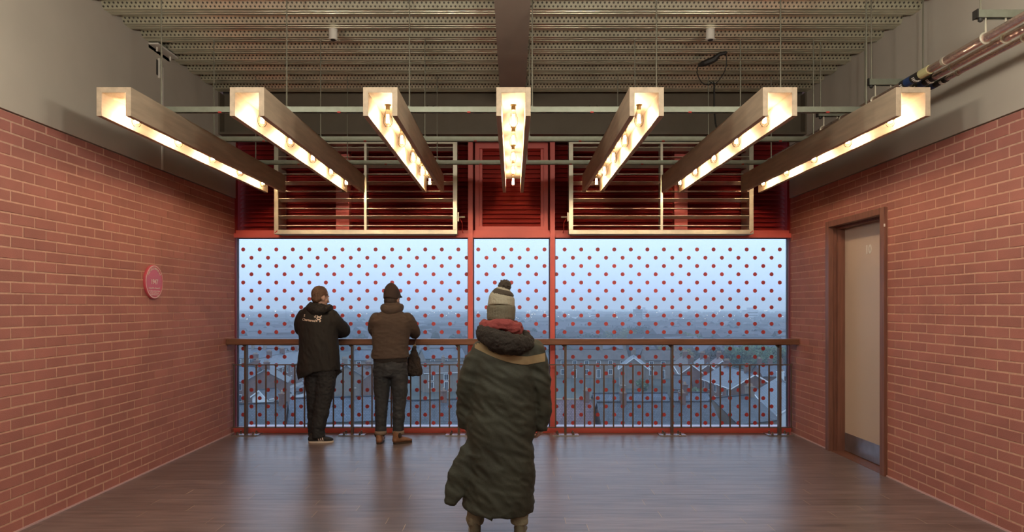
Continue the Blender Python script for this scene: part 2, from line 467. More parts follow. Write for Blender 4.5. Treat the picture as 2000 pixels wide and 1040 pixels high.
for i, (a, b) in enumerate(((914.5, 923.5), (1074.5, 1083.5))):
    MB().box(fx(a), fx(b), 8.005, 8.15, .0, 3.46).build('trim_%d' % (6+i), m_red, kind='structure')
MB().box(-HW, HW, 8.06, 8.12, 3.46, 3.62).build('trim_8', m_pink, kind='structure')
panes = [(459, 914.5), (923.5, 1074.5), (1083.5, 1543)]
odd = [(491.05, 910.95+1), (950.2, 1060), (1086.7, 1541)]
even = [(474.9, 900), (934.1, 1070), (1102.8, 1541)]
for i, (a, b) in enumerate(panes):
    xa, xb = max(fx(a), -HW), min(fx(b), HW)
    wn_ = thing('window_%d' % (i+1), ((xa+xb)/2, 8.11, .06), kind='structure')
    zt = gz(467)
    MB().box(xa, xb, 8.105, 8.125, zt, fz(464)+.01).box(xa, xa+.012, 8.09, 8.125, .06, zt).box(xb-.012, xb, 8.09, 8.125, .06, zt).build('window_frame', m_frame, wn_)
    MB().box(xa+.012, xb-.012, 8.108, 8.114, .06, zt).build('glass', m_glass, wn_)
    d = MB()
    for r in range(22):
        py = 487.7 + 16.15*r
        st, en = (odd if r % 2 else even)[i]
        px = st
        while px < en:
            X, Z = gx(px), gz(py); rr = .0238
            x0 = max(X-rr, xa+.013); x1 = min(X+rr, xb-.013)
            if x1 > x0:
                n = 16
                ring = [(min(max(X+rr*math.cos(2*PI*k/n), x0), x1), 8.1065, Z+rr*math.sin(2*PI*k/n)) for k in range(n)]
                ring2 = [(p[0], 8.1075, p[2]) for p in ring]
                d.add(ring+ring2, [tuple(range(n)), tuple(range(2*n-1, n-1, -1))] + [(k,(k+1)%n,n+(k+1)%n,n+k) for k in range(n)])
            px += 32.33
    d.build('film_dots', m_dot, wn_, kind='stuff')

# dark red fixed louvre panels above the glass
def slat_panel(pa, pb, label, framed):
    x0, x1 = max(fx(pa), -HW+.005), min(fx(pb), HW-.005); z0, z1 = fz(449)+.002, 3.455
    t = thing('louvre_panel', ((x0+x1)/2, 8.2, z0), label, 'louvre panel')
    if framed:
        f = MB()
        f.box(x0, x0+.05, 8.10, 8.24, z0, z1).box(x1-.05, x1, 8.10, 8.24, z0, z1).box(x0+.05, x1-.05, 8.10, 8.24, z0, z0+.045).box(x0+.05, x1-.05, 8.10, 8.24, z1-.09, z1)
        f.box(x0+.05, x0+.085, 8.14, 8.24, z0+.045, z1-.09).box(x1-.085, x1-.05, 8.14, 8.24, z0+.045, z1-.09)
        f.build('frame', m_red, t); x0 += .085; x1 -= .085; z0 += .045; z1 -= .09
        mm = M('red_louvre', (.45,.05,.04), .5)
    else:
        mm = m_dred
        MB().box(x0, x1, 8.27, 8.29, z0, z1).build('backing_sheet', m_dred, t)
    n = int((z1-z0)/.054); me = MB().prism([(8.185,.0),(8.19,-.004),(8.25,.046),(8.245,.052)], x0, x1, 'yz').mesh('slat'); me.materials.append(mm)
    for k in range(n):
        place('slat', me, (0, 0, z0+.004+.054*k), t)
slat_panel(459, 533, 'dark red louvre panel at far left, beside the left brick wall', False)
slat_panel(541, 653, 'dark red louvres behind the left half of the left grille', False)
slat_panel(679, 912, 'dark red louvres behind the right half of the left grille', False)
slat_panel(927, 1071, 'red framed louvre panel in the middle bay behind central light trough', True)
slat_panel(1086, 1320, 'dark red louvres behind the left half of the right grille', False)
slat_panel(1346, 1462, 'dark red louvres behind the right half of the right grille', False)
slat_panel(1472, 1543, 'dark red louvre panel at far right, beside the right brick wall', False)
for i, (a, b) in enumerate(((533,541),(653,679),(1320,1346),(1462,1472))):
    MB().box(fx(a), fx(b), 8.10, 8.29, fz(449), 3.46).build('trim_%d' % (9+i), m_red, kind='structure')

# galvanised ventilation grilles in front
def grille(pa, pm_, pb, label, flip):
    Y0, Y1 = 7.82, 7.93; s = F/Y0
    x0, xm, x1 = (pa-CX)/s, (pm_-CX)/s, (pb-CX)/s
    zb, zt = EYE+(HY-457.5)/s, 3.404
    t = thing('ventilation_grille', ((x0+x1)/2, (Y0+Y1)/2, zb), label, 'grille', 'galvanised ventilation grilles')
    B = .050
    MB().box(x0, x1, Y0, Y1, zb, zb+B).build('frame_bar', m_galv, t, bevel=.002)
    MB().box(x0, x1, Y0, Y1, zt-B, zt).build('frame_bar', m_galv, t, bevel=.002)
    MB().box(x0, x0+B, Y0, Y1, zb+B, zt-B).build('frame_bar', m_galv, t, bevel=.002)
    MB().box(x1-B, x1, Y0, Y1, zb+B, zt-B).build('frame_bar', m_galv, t, bevel=.002)
    MB().box(xm-.014, xm+.014, Y0, Y1, zb+B, zt-B).build('centre_bar', m_galv, t)
    MB().box(x0+.03, x1-.03, Y1, Y1+.36, zb+.0, zb+.012).box(x0+.03,x0+.04,Y1,Y1+.2,zb,zt).box(x1-.04,x1-.03,Y1,Y1+.2,zb,zt).build('mounting_flange', m_galv, t)
    for (a, b) in ((x0+B, xm-.014), (xm+.014, x1-B)):
        mes = []
        for tilt in (.30, -.02):
            w2 = .045; c = math.cos(tilt); sn = math.sin(tilt)
            pr = [(-w2*c, -w2*sn*-1-.002), (w2*c, w2*sn*-1-.002), (w2*c, w2*sn*-1+.003), (-w2*c, -w2*sn*-1+.003)]
            me = MB().prism(pr, a, b, 'yz').mesh('blade'); me.materials.append(m_galv); mes.append(me)
        k = 0; z = zb+B+.05
        while z < zt-B-.03:
            place('blade', mes[(k+1) % 2], (0, Y0+.055, z), t); z += .0985; k += 1
    # red transport sticker and spindle
    cx = (x1-.025, x0+.025)[flip]; sg = (1, -1)[flip]
    cc = (x0+.025, x1-.025)[flip]
    MB().prism([(cc-.020,zb+.012),(cc-.010,zb+.010),(cc+.020,zb+.036),(cc+.010,zb+.040)] , Y0-.003, Y0, 'xz').build('red_sticker', m_redtag, t)
    ex = (x1, x0)[flip]; zz = zb+.20
    MB().box(min(ex,ex+sg*.015), max(ex,ex+sg*.015), Y0+.02, Y0+.07, zz-.05, zz+.05).build('actuator_bracket', m_galv, t)
    MB().tube((ex+sg*.01, Y0+.045, zz), (ex+sg*.085, Y0+.045, zz), .010).build('spindle', m_galv, t)
    MB().path([(ex+sg*.02,Y0+.05,zz-.01),(ex+sg*.05,Y0+.09,zz-.06),(ex+sg*.045,Y0+.16,zz-.12),(ex+sg*.05,Y0+.22,zz-.17)], .005).build('cable', m_redtag, t)
grille(535, 713.5, 893, 'galvanised louvre grille to the left of the middle bay', 0)
grille(1111, 1292.5, 1472, 'galvanised louvre grille to the right of the middle bay', 1)

# ------------------------------------------------------------------ light troughs
ZTT = 2.96; TL = 3.10; YF = 4.56
def make_trough():
    t = thing('light_trough', (0, YF, ZTT))
    Wd, Hh, th = .115, .193, .035
    MB().box(-Wd, -Wd+th, YF, YF+TL, ZTT-Hh, ZTT).build('side_board', m_wood, t, bevel=.001)
    MB().box(Wd-th, Wd, YF, YF+TL, ZTT-Hh, ZTT).build('side_board', m_wood, t, bevel=.001)
    MB().box(-Wd+th, Wd-th, YF, YF+TL, ZTT-.037, ZTT).build('top_board', m_wood, t)
    s = MB()
    for i in range(5):
        yy = 4.84+.6125*i+.30
        for sx_ in (-1, 1):
            for q in (.045, .062): s.box(sx_*q-.002, sx_*q+.002, yy-.02, yy+.02, ZTT-.0385, ZTT-.0365)
    s.build('vent_slots', m_bulbcap, t, kind='stuff')
    zc = 2.83
    gp = [(.006,-.064),(.018,-.060),(.028,-.045),(.032,-.025),(.030,0),(.022,.025),(.015,.045),(.0135,.058)]
    for i in range(5):
        yy = 4.84+.6125*i
        b = MB().lathe((0,yy,zc), gp, 16).build('bulb', m_bulb, t, smooth=True, label='clear teardrop filament bulb')
        MB().lathe((0,yy,zc), [(.0135,.056),(.0145,.06),(.0145,.085),(.022,.086),(.022,.094)], 12).build('bulb_cap', m_bulbcap, b)
        f = MB()
        for k in range(4):
            an = PI/4+PI/2*k; dx, dy = math.cos(an), math.sin(an)
            f.tube((dx*.011, yy+dy*.011, zc-.034), (dx*.005, yy+dy*.005, zc+.024), .0036, 5)
        f.build('filament', m_fil, b)
    return t
TX = [-2.665+.8905*i for i in range(7)]
tl = ['leftmost wooden light trough, its end close to the left brick wall',
      'second wooden light trough from the left, over the left grille',
      'third wooden light trough from the left, left of the central one',
      'central wooden light trough directly below the ceiling beam, all five bulbs in view',
      'third wooden light trough from the right, right of the central one',
      'second wooden light trough from the right, in front of the hanging black cable',
      'rightmost wooden light trough, below the foil pipes by the right wall']
tr0 = make_trough()
for i, X in enumerate(TX):
    o = tr0 if i == 0 else copy_tree(tr0)
    tag(o, tl[i], 'light fixture', 'wooden light troughs')
for i, o in enumerate([x for x in COL.objects if x.name.startswith('light_trough')]):
    o.location.x = TX[i]

# strut channels over the troughs with threaded rods
RX = [-2.66, -1.71, -.78, .15, 1.09, 2.03, 2.68]
for i, (yy, lb) in enumerate(((5.17,'zinc strut channel nearest the viewer, lying across the wooden troughs'),(6.08,'middle zinc strut channel lying across the wooden troughs'),(7.07,'farthest zinc strut channel across the troughs, in front of the grilles'))):
    t = thing('strut_channel', (0, yy, ZTT), lb, 'channel', 'strut channels above the troughs')
    z0 = ZTT+.0005
    MB().box(-2.72, 2.72, yy-.0205, yy-.0175, z0, z0+.041).box(-2.72, 2.72, yy+.0175, yy+.0205, z0, z0+.041).box(-2.72, 2.72, yy-.0175, yy+.0175, z0+.038, z0+.041)\
        .box(-2.72, 2.72, yy-.0175, yy-.010, z0, z0+.003).box(-2.72, 2.72, yy+.010, yy+.0175, z0, z0+.003).build('channel', m_strut, t)
    for X in RX:
        MB().tube((X, yy, z0+.02), (X, yy, ZD+.005), .0055, 6).build('rod', m_rod, t)
        MB().tube((X, yy, z0+.041), (X, yy, z0+.052), .014, 6).build('nut', m_rod, t)
    if True:
        for X in (-2.21, -1.31, -.33, .60, 1.34, 2.38): MB().box(X-.012, X+.012, yy-.022, yy-.014, z0-.006, z0+.005).build('red_end_clip', m_redtag, t)
    for s in (-1,1): MB().box(*sorted((s*2.72, s*2.725)), yy-.022, yy+.022, z0-.001, z0+.043).build('end_cap', m_black, t)

# ceiling spots
for px, lb in ((653, 'white cylindrical ceiling spot left of the central beam'), (1385, 'white cylindrical ceiling spot right of the beam, near black cable')):
    X = (px-CX)/226; yy = 5.86
    t = thing('ceiling_spot', (X, yy, ZD-.09), lb, 'spotlight', 'ceiling spots')
    MB().lathe((X,yy,ZD), [(.036,0),(.037,-.005),(.037,-.085),(.033,-.09),(.024,-.088)], 24).build('housing', m_white, t, smooth=False)
    MB().lathe((X,yy,ZD-.0885), [(.022,-.004),(.022,.004)], 16).build('lens', m_black, t)
# black junction with hanging cable
t = thing('hanging_cable', (1.89, 6.45, 3.02), 'black cable hanging in a loop from a ceiling junction box', 'cable')
MB().add(*loft([(1.79,6.52,3.80,.02,.02),(1.83,6.47,3.80,.035,.03),(1.90,6.42,3.82,.03,.03),(1.93,6.38,3.845,.02,.02),(1.98,6.34,3.85,.016,.016)], 8)).build('junction_box', m_black, t)
MB().path([(1.78,6.52,3.80),(1.755,6.50,3.72),(1.80,6.49,3.62),(1.86,6.46,3.59),(1.895,6.45,3.62),(1.905,6.44,3.57)], .005).build('loop', m_black, t)
MB().path([(1.98,6.34,3.86),(1.995,6.36,3.75),(1.97,6.40,3.66),(1.91,6.44,3.59),(1.86,6.45,3.62)], .005).build('loop', m_black, t)
MB().path([(1.905,6.44,3.60),(1.90,6.43,3.40),(1.905,6.40,3.20),(1.90,6.25,3.05),(1.88,6.10,3.008)], .009).build('cable_drop', m_black, t)

# ------------------------------------------------------------------ foil pipes on hangers, right wall
HL = ['pipe hanger strut nearest the viewer, at upper right corner', 'pipe hanger strut just behind the end of the rightmost trough', 'pipe hanger strut farthest from the viewer, above the rightmost trough']
PX = [(2.80, .026), (2.92, .024), (3.03, .018)]
PZ = 3.084
for i, (yy, lb) in enumerate(zip((4.04, 5.27, 6.14), HL)):
    t = thing('pipe_hanger', (2.98, yy, 3.2), lb, 'pipe hanger', 'struts carrying the foil pipes')
    MB().box(2.745, 3.24, yy-.0205, yy-.017, 3.20, 3.245).box(2.745, 3.24, yy+.017, yy+.0205, 3.20, 3.245).box(2.745, 3.24, yy-.017, yy+.017, 3.242, 3.245).box(2.745,3.24,yy-.017,yy-.010,3.2,3.203).box(2.745,3.24,yy+.010,yy+.017,3.2,3.203).build('channel', m_strut, t)
    MB().box(2.737, 2.745, yy-.023, yy+.023, 3.197, 3.248).build('end_cap', m_black, t)
    for X in (2.77, 3.17):
        MB().tube((X,yy,3.20),(X,yy,ZD+.005),.0055,6).build('rod', m_rod, t)
        MB().lathe((X,yy,3.178), [(.006,0),(.014,.006),(.014,.022)], 10).build('nut', m_black, t)
    for (X, r) in PX:
        c = MB(); c.tube((X,yy,3.205),(X,yy,PZ+r+.004),.0055,6)
        n = 16
        c.add(*loft([(X+math.sin(a)*(r+.004), yy, PZ+math.cos(a)*(r+.004), .004, .008) for a in [2*PI*q/12 for q in range(13)]], 6, 1, side=(0,1,0), cap=(0,0)))
        c.build('pipe_clip', m_galv, t)
for i, (X, r) in enumerate(PX):
    lb = ['thickest foil-lagged pipe, leftmost of the three, with yellow label', 'middle foil-lagged pipe of the three by the right wall', 'thinnest foil-lagged pipe, nearest the right wall'][i]
    t = thing('foil_pipe', (X, 4.8, PZ), lb, 'pipe', 'foil pipes along the right wall')
    ctrl = []
    yy = 0.5
    while yy < 7.56:
        rr = r*(1+.05*noise.noise(Vector((yy*6, i*5, 0)))); ctrl.append((X, yy, PZ, rr, rr)); yy += .07
    MB().add(*loft(ctrl, 14, 1, cap=(0,0))).build('pipe', m_foil, t, smooth=True)
    for yy in (3.2, 3.55, 4.42, 5.8, 6.6):
        MB().lathe((X,yy+.11*i,PZ), [(r+.003,-.012),(r+.003,.012)], 14, 'y').build('foil_tape', m_galv, t)
    yb = 4.80 + .04*i
    MB().lathe((X,yb,PZ), [(r+.004,-.12),(r+.004,.10)], 14, 'y').build('black_band', m_black, t)
    MB().lathe((X,yb,PZ), [(r+.005,-.03+.02*i),(r+.005,.045)], 14, 'y').build('blue_band', m_blue, t)
    wmk = MB()
    for q in (-.075, .078):
        for a in range(6):
            an = -PI*.9+a*.35; wmk.box(X+(r+.006)*math.cos(an)-.0025, X+(r+.006)*math.cos(an)+.0025, yb+q-.012, yb+q+.012, PZ+(r+.006)*math.sin(an)-.0025, PZ+(r+.006)*math.sin(an)+.0025)
    wmk.build('white_marks', m_number, t, kind='stuff')
    if i == 0:
        MB().lathe((X,yb-.17,PZ), [(r+.0045,-.055),(r+.0045,.045)], 14, 'y').build('yellow_label', m_yel, t)

# ------------------------------------------------------------------ balustrade
t = thing('balustrade', (0, 7.9, 0), 'long balustrade with brown timber handrail and dark steel balusters in front of window', 'balustrade')
HZ = 1.116
MB().box(-HW+.002, HW-.002, 7.80, 7.92, HZ-.066, HZ).build('handrail', m_rail, t, bevel=.004, label='brown timber handrail')
MB().box(-3.2, 3.2, 7.865, 7.905, HZ-.076, HZ-.066).build('rail_plate', m_bal, t)
MB().box(-3.24, 3.24, 7.89, 7.91, .806, .818).build('top_bar', m_bal, t)
MB().box(-3.24, 3.24, 7.89, 7.91, .080, .092).build('bottom_bar', m_bal, t)
PXs = [(p-CX)/168.7 for p in (482, 689, 896.5, 1104, 1311.5, 1521)]
for X in PXs:
    MB().box(X-.012, X+.012, 7.85, 7.915, .012, HZ-.076).build('post', m_bal, t)
    MB().prism([(X-.010, HZ-.076),(X-.045,HZ-.076),(X-.010,HZ-.11)], 7.88, 7.90, 'xz').build('gusset', m_bal, t)
    bp = MB().box(X-.15, X+.15, 7.82, 7.99, .0, .012).build('base_plate', m_plate, t, bevel=.001)
    for ax in (-.09, .09):
        for ay in (7.855, 7.955):
            MB().lathe((X+ax, ay, .012), [(.013,0),(.013,.012),(.008,.013),(.008,.028)], 8).build('bolt', m_bal, bp)
xs = []
b = [-3.24] + PXs + [3.24]
for i in range(len(PXs)-1):
    for k in range(1, 11): xs.append(PXs[i] + (PXs[i+1]-PXs[i])*k/11)
xs += [-3.225, 3.225, -3.11+.0] 
bme = MB().box(-.0078, .0078, -.006, .006, 0, .714).mesh('baluster'); bme.materials.append(m_bal)
for X in xs[:-1]: place('baluster', bme, (X, 7.90, .092), t)

# ------------------------------------------------------------------ door
d = thing('door_1', (HW+.07, 6.53, 0), kind='structure')
y0, y1 = DOOR_Y; zt = DOOR_Z; XI = HW-.028; XL = HW+.137
fr = MB()
for a, b_ in ((y0, y0+.075), (y1-.075, y1)): fr.box(XI, HW+.02, a, b_, 0, zt)
fr.box(XI, HW+.02, y0+.075, y1-.075, zt-.06, zt)
fr.build('architrave', m_doorframe, d, bevel=.002)
lin = MB()
for a, b_, st in ((y0+.03, y0+.06, 1), (y1-.06, y1-.03, -1)): lin.box(HW+.02, XL+.06, a, b_, 0, zt-.03)
lin.box(HW+.02, XL+.06, y0+.06, y1-.06, zt-.055, zt-.03)
lin.box(HW+.06, XL, y0+.06, y0+.085, 0, zt-.055).box(HW+.06, XL, y1-.085, y1-.06, 0, zt-.055).box(HW+.06, XL, y0+.085, y1-.085, zt-.08, zt-.055)
lin.build('door_lining', m_doorframe, d)
MB().box(XL, XL+.045, y0+.075, y1-.075, .010, zt-.07).build('door_leaf', m_door, d)
MB().box(XL-.002, XL, y0+.08, y1-.08, .012, .195).build('kick_plate', m_kick, d, label='brushed metal kick plate')
MB().box(XL+.045, XL+.2, y0, y1, -.2, zt+.1).build('door_backing', m_doorframe, d)
MB().box(HW-.005, XL+.06, y0+.03, y1-.03, -.02, .003).build('threshold', m_doorframe, d)
xf = Matrix.Translation((XL-.0015, 6.55, 2.0)) @ Matrix.Rotation(-PI/2, 4, 'Z') @ Matrix.Rotation(PI/2, 4, 'X')
text_obj('door_number', '10', .115, xf, m_number, d, extrude=.001, bold=.004)
MB().box(HW-.03, HW-.02, y0-.004, y0+.004, 2.19, 2.215).build('latch_mark', m_number, d)

# ------------------------------------------------------------------ plaque
PC = Vector((-HW+.002, 6.21, 1.714))
t = thing('wall_plaque', PC, 'round red plaque with cream rim and 1947 on the left brick wall', 'plaque')
MB().lathe(PC, [(.155,0),(.155,.016),(.150,.022),(.143,.022),(.143,.019)], 48, 'x').build('disc', m_plaque, t)
rg = MB(); n = 48
a_ = [(PC.x+.0225, PC.y+.148*math.cos(2*PI*k/n), PC.z+.148*math.sin(2*PI*k/n)) for k in range(n)]
b_ = [(PC.x+.0225, PC.y+.141*math.cos(2*PI*k/n), PC.z+.141*math.sin(2*PI*k/n)) for k in range(n)]
rg.add(a_+b_, [(k,(k+1)%n,n+(k+1)%n,n+k) for k in range(n)]); rg.build('rim_line', m_cream, t)
def ptext(s, size, dz, name='lettering', bold=0., dy=0, rot=0.):
    xf = Matrix.Translation((PC.x+.0205, PC.y+dy, PC.z+dz)) @ Matrix.Rotation(PI/2, 4, 'Z') @ Matrix.Rotation(PI/2, 4, 'X') @ Matrix.Rotation(rot, 4, 'Z')
    return text_obj(name, s, size, xf, m_cream, t, extrude=.0012, bold=bold)
ptext('1947', .062, -.02, 'year', .0008)
ptext('Liverpool F.C. v Chelsea F.C.', .0165, -.062, 'lettering', .0003)
ptext('The stadium and terrace league', .0155, -.088)
ptext('champions and Liverpool', .0155, -.105)
ptext('Football Club winners', .0155, -.122)
arc = 'ANFIELD MEMORIES'
for k, ch in enumerate(arc):
    if ch == ' ': continue
    an = math.radians(118 - k*(118*2-0)/ (len(arc)-1) / 1.0 * .5 - 30)
    an = math.radians(90 + 56 - k*112/(len(arc)-1))
    ptext(ch, .026, .113*math.sin(an), 'letter', .0004, .113*math.cos(an), an-PI/2)

# ------------------------------------------------------------------ people
m_skin = M('skin', (.50,.33,.26), .5)
m_eye = M('eye_white', (.7,.7,.7), .2)
def head_prims(c, yaw=0., pitch=0., k=1.):
    R = Matrix.Rotation(yaw, 3, 'Z') @ Matrix.Rotation(pitch, 3, 'X'); c = Vector(c); P = []
    def e_(p, r): P.append(ellipsoid(c + R @ (Vector(p)*k), tuple(q*k for q in r), R, 20, 14))
    e_((0,-.010,.022), (.075,.093,.092)); e_((0,.025,-.035), (.060,.062,.078)); e_((0,.052,-.092), (.030,.028,.026))
    e_((0,.092,-.030), (.011,.016,.026)); e_((0,.104,-.042), (.014,.012,.010)); e_((0,.080,-.070), (.022,.012,.005)); e_((0,.079,-.080), (.019,.012,.005))
    e_((0,.078,.016), (.046,.014,.011)); e_((.076,-.008,-.016), (.010,.021,.032)); e_((-.076,-.008,-.016), (.010,.021,.032))
    e_((.040,.050,-.030), (.022,.026,.022)); e_((-.040,.050,-.030), (.022,.026,.022))
    return P, R
def eyes(c, R, parent, k=1.):
    for s in (-1, 1):
        MB().add(*ellipsoid(Vector(c)+R@Vector((s*.031*k,.077*k,-.006*k)), (.012*k,.010*k,.009*k), R, 12, 8)).build('eye', m_eye, parent, smooth=True)
def hand_prims(wr, d, n, thumb=1, curl=.7):
    """palm, four unequal fingers and a thumb; d along hand, n out of the palm"""
    wr = Vector(wr); d = Vector(d).normalized(); n = Vector(n); n = (n-d*n.dot(d)).normalized(); s = d.cross(n)*thumb
    P = [loft([(*(wr-d*.02),.024,.019),(*(wr+d*.02),.030,.017),(*(wr+d*.06),.040,.015),(*(wr+d*.092),.041,.012)], 16, 3, side=tuple(s))]
    for off, L in ((.032,.070),(.011,.080),(-.011,.074),(-.032,.058)):
        p = wr + d*.088 + s*off; pts = [(*p,.0085,.0085)]; ang = 0
        for q, fr in enumerate((.42,.32,.26)):
            ang += curl*(.5,.8,.6)[q]; p = p + (d*math.cos(ang)+n*math.sin(ang)+s*off*.8)*L*fr; pts.append((*p, .0082-.0006*q, .0082-.0006*q))
        P.append(loft(pts, 10, 3))
    p = wr + d*.022 + s*.028; q = p + (s*.65+d*.7+n*.25).normalized()*.036; r = q + (s*.25+d*.85+n*.45).normalized()*.032
    P.append(loft([(*p,.013,.012),(*q,.0105,.010),(*r,.0085,.008)], 10, 3))
    return P
def shoe_prims(heel, toe, w=.045, h=.075, ankle=True):
    hl = Vector((heel[0],heel[1],0)); tv = Vector((toe[0],toe[1],0)); d = (tv-hl); L = d.length; d.normalize(); sd = Vector((d.y,-d.x,0))
    def pt(f, z, rx, ry): p = hl+d*L*f; return (p.x,p.y,z,rx,ry)
    P = [loft([pt(.08,.042,w*.78,.032),pt(.25,.046,w*.85,.038),pt(.5,.043,w*.9,.034),pt(.75,.036,w*1.05,.026),pt(.92,.030,w*.8,.018)], 18, 4, side=tuple(sd), cap=(1,1.2))]
    P.append(loft([pt(.16,.04,w*.8,.05),pt(.20,h,w*.78,.048),pt(.22,h+.015,w*.72,.045)], 16, 3, side=tuple(sd), cap=(0,0)))
    return P, hl, d, L, sd
def sole(heel, toe, w, mat, parent, th=.018, name='sole'):
    hl = Vector((heel[0],heel[1],0)); tv = Vector((toe[0],toe[1],0)); d = (tv-hl); L = d.length; d.normalize(); sd = Vector((d.y,-d.x,0))
    ring = []
    for k in range(24):
        a = 2*PI*k/24; f = .5+.5*math.cos(a); wd = w*(.80+.28*max(0,f-.35))*(abs(math.sin(a))**.7)*(1 if math.sin(a)>0 else -1)
        ring.append(hl+d*(L*(.5+.52*math.cos(a)))+sd*wd)
    v = [(p.x,p.y,0.0) for p in ring]+[(p.x,p.y,th) for p in ring]
    return MB().add(v, [tuple(range(23,-1,-1)), tuple(range(24,48))]+[(k,(k+1)%24,24+(k+1)%24,24+k) for k in range(24)]).build(name, mat, parent)

# ---- man in the black jacket at the left
T1 = Matrix.Translation((-2.12, 7.53, 0))
p1 = thing('person', (-2.12, 7.53, 0), 'man in black hooded jacket with white lettering on the back, leaning on handrail', 'person', 'people')
hc = (.005, -.005, 1.592)
hp, HR1 = head_prims(hc, -.75, -.12)
body = hp + [loft([(-.01,-.03,1.40,.065,.065),(0,-.015,1.50,.056,.058),(0,-.01,1.56,.055,.058)],16,4),
    loft([(-.02,0,.86,.15,.11),(-.02,0,1.0,.155,.11),(-.02,0,1.2,.17,.11),(-.03,0,1.36,.17,.10),(-.02,-.01,1.43,.11,.08)],20,4),
    loft([(-.19,0,1.37,.05,.05),(-.24,.10,1.20,.045,.045),(-.17,.20,1.175,.04,.04),(-.05,.30,1.160,.030,.026)],14,4),
    loft([(.14,0,1.37,.05,.05),(.225,.13,1.22,.045,.045),(.16,.26,1.175,.04,.04),(.06,.31,1.165,.030,.026)],14,4),
    loft([(-.09,.02,.86,.085,.09),(-.075,.02,.5,.055,.06),(-.09,.06,.28,.05,.05),(-.09,.06,.06,.035,.04)],16,4),
    loft([(.06,-.02,.86,.085,.09),(.03,-.03,.5,.055,.06),(-.005,-.05,.28,.05,.05),(-.02,-.06,.06,.035,.04)],16,4),
    loft([(-.09,.05,.035,.03,.03),(-.07,.20,.03,.035,.025)],12,3), loft([(-.06,-.06,.035,.03,.03),(.10,-.045,.03,.035,.025)],12,3)]
body += hand_prims((-.05,.30,1.160), (.9,.35,-.12), (0,.2,-1), -1, .5) + hand_prims((.06,.31,1.165), (-.8,.42,-.12), (0,.2,-1), 1, .5)
blend('body', body, m_skin, p1, .006, 2, xf=T1)
eyes(Vector(hc)+Vector((-2.12,7.53,0)), HR1, p1)
hr = [ellipsoid(Vector(hc)+HR1@Vector((0,-.018,.032)), (.082,.095,.092), HR1, 20, 14), ellipsoid(Vector(hc)+HR1@Vector((0,-.045,-.02)), (.070,.060,.06), HR1, 20, 14)]
blend('hair', hr, M('greying_brown_hair', (.11,.065,.04), .7, var=.3, scale=120), p1, .006, 1, fold=.005, ffreq=(60,60,30), xf=T1)
m_jack = M('black_jacket', (.010,.009,.009), .8, bump=.2, bscale=300)
jk = [loft([(-.020,.0,.775,.238,.165),(-.020,0,.80,.242,.17),(-.015,0,1.0,.222,.165),(-.025,0,1.2,.215,.155),(-.035,-.005,1.34,.215,.145),(-.04,-.01,1.42,.165,.12),(-.02,-.01,1.475,.09,.09)],28,5,cap=(.05,1)),
      loft([(-.185,0,1.385,.075,.08),(-.225,.03,1.30,.072,.075),(-.235,.12,1.205,.065,.068),(-.15,.22,1.185,.060,.060),(-.05,.30,1.172,.046,.045)],18,5,cap=(1,.1)),
      loft([(.115,0,1.39,.080,.085),(.175,.03,1.31,.078,.080),(.225,.13,1.215,.075,.075),(.16,.25,1.185,.062,.060),(.06,.31,1.175,.047,.046)],18,5,cap=(1,.1)),
      loft([(-.20,.05,1.435,.02,.02),(-.10,-.03,1.455,.05,.04),(0,-.05,1.47,.05,.04),(.10,-.0,1.45,.05,.04)],12,4),
      loft([(.19,.05,.765,.04,.05),(.205,.05,.74,.035,.045)],12,3,cap=(.1,.1))]
jo = blend('jacket', jk, m_jack, p1, .0085, 3, fold=.008, ffreq=(9,9,5), shear=.8, xf=T1)
hd = [loft([(-.115,.03,1.475,.028,.035),(-.105,-.06,1.475,.036,.045),(-.055,-.118,1.455,.042,.050),(.005,-.128,1.440,.045,.048),(.065,-.105,1.450,.042,.045),(.105,-.04,1.475,.034,.040),(.11,.03,1.475,.026,.03)],16,5),
      loft([(-.09,-.05,1.52,.022,.022),(-.05,-.095,1.50,.024,.03),(.02,-.10,1.485,.026,.03),(.08,-.05,1.485,.022,.026)],12,4),
      ellipsoid((-.015,-.11,1.425),(.075,.045,.045))]
blend('hood', hd, m_jack, p1, .007, 3, fold=.007, ffreq=(20,20,16), xf=T1)
m_jean = M('dark_denim', (.016,.017,.020), .8, bump=.2, bscale=300)
lg = [loft([(-.01,0,.90,.165,.125),(-.01,0,.82,.17,.13),(-.01,0,.74,.155,.125)],22,3,cap=(.2,.2)),
      loft([(-.075,.02,.80,.110,.12),(-.078,.02,.62,.096,.10),(-.080,.03,.45,.080,.085),(-.092,.05,.28,.070,.074),(-.095,.055,.12,.058,.065),(-.09,.06,.055,.055,.065)],20,5,cap=(.2,.1)),
      loft([(.070,-.01,.80,.118,.13),(.062,-.02,.62,.106,.11),(.042,-.03,.45,.092,.095),(.012,-.045,.28,.084,.088),(-.008,-.055,.13,.074,.082),(-.003,-.055,.055,.076,.088)],20,5,cap=(.2,.1))]
blend('jeans', lg, m_jean, p1, .0085, 2, fold=.009, ffreq=(11,11,15), xf=T1)
m_shoe = M('black_suede', (.015,.014,.014), .7)
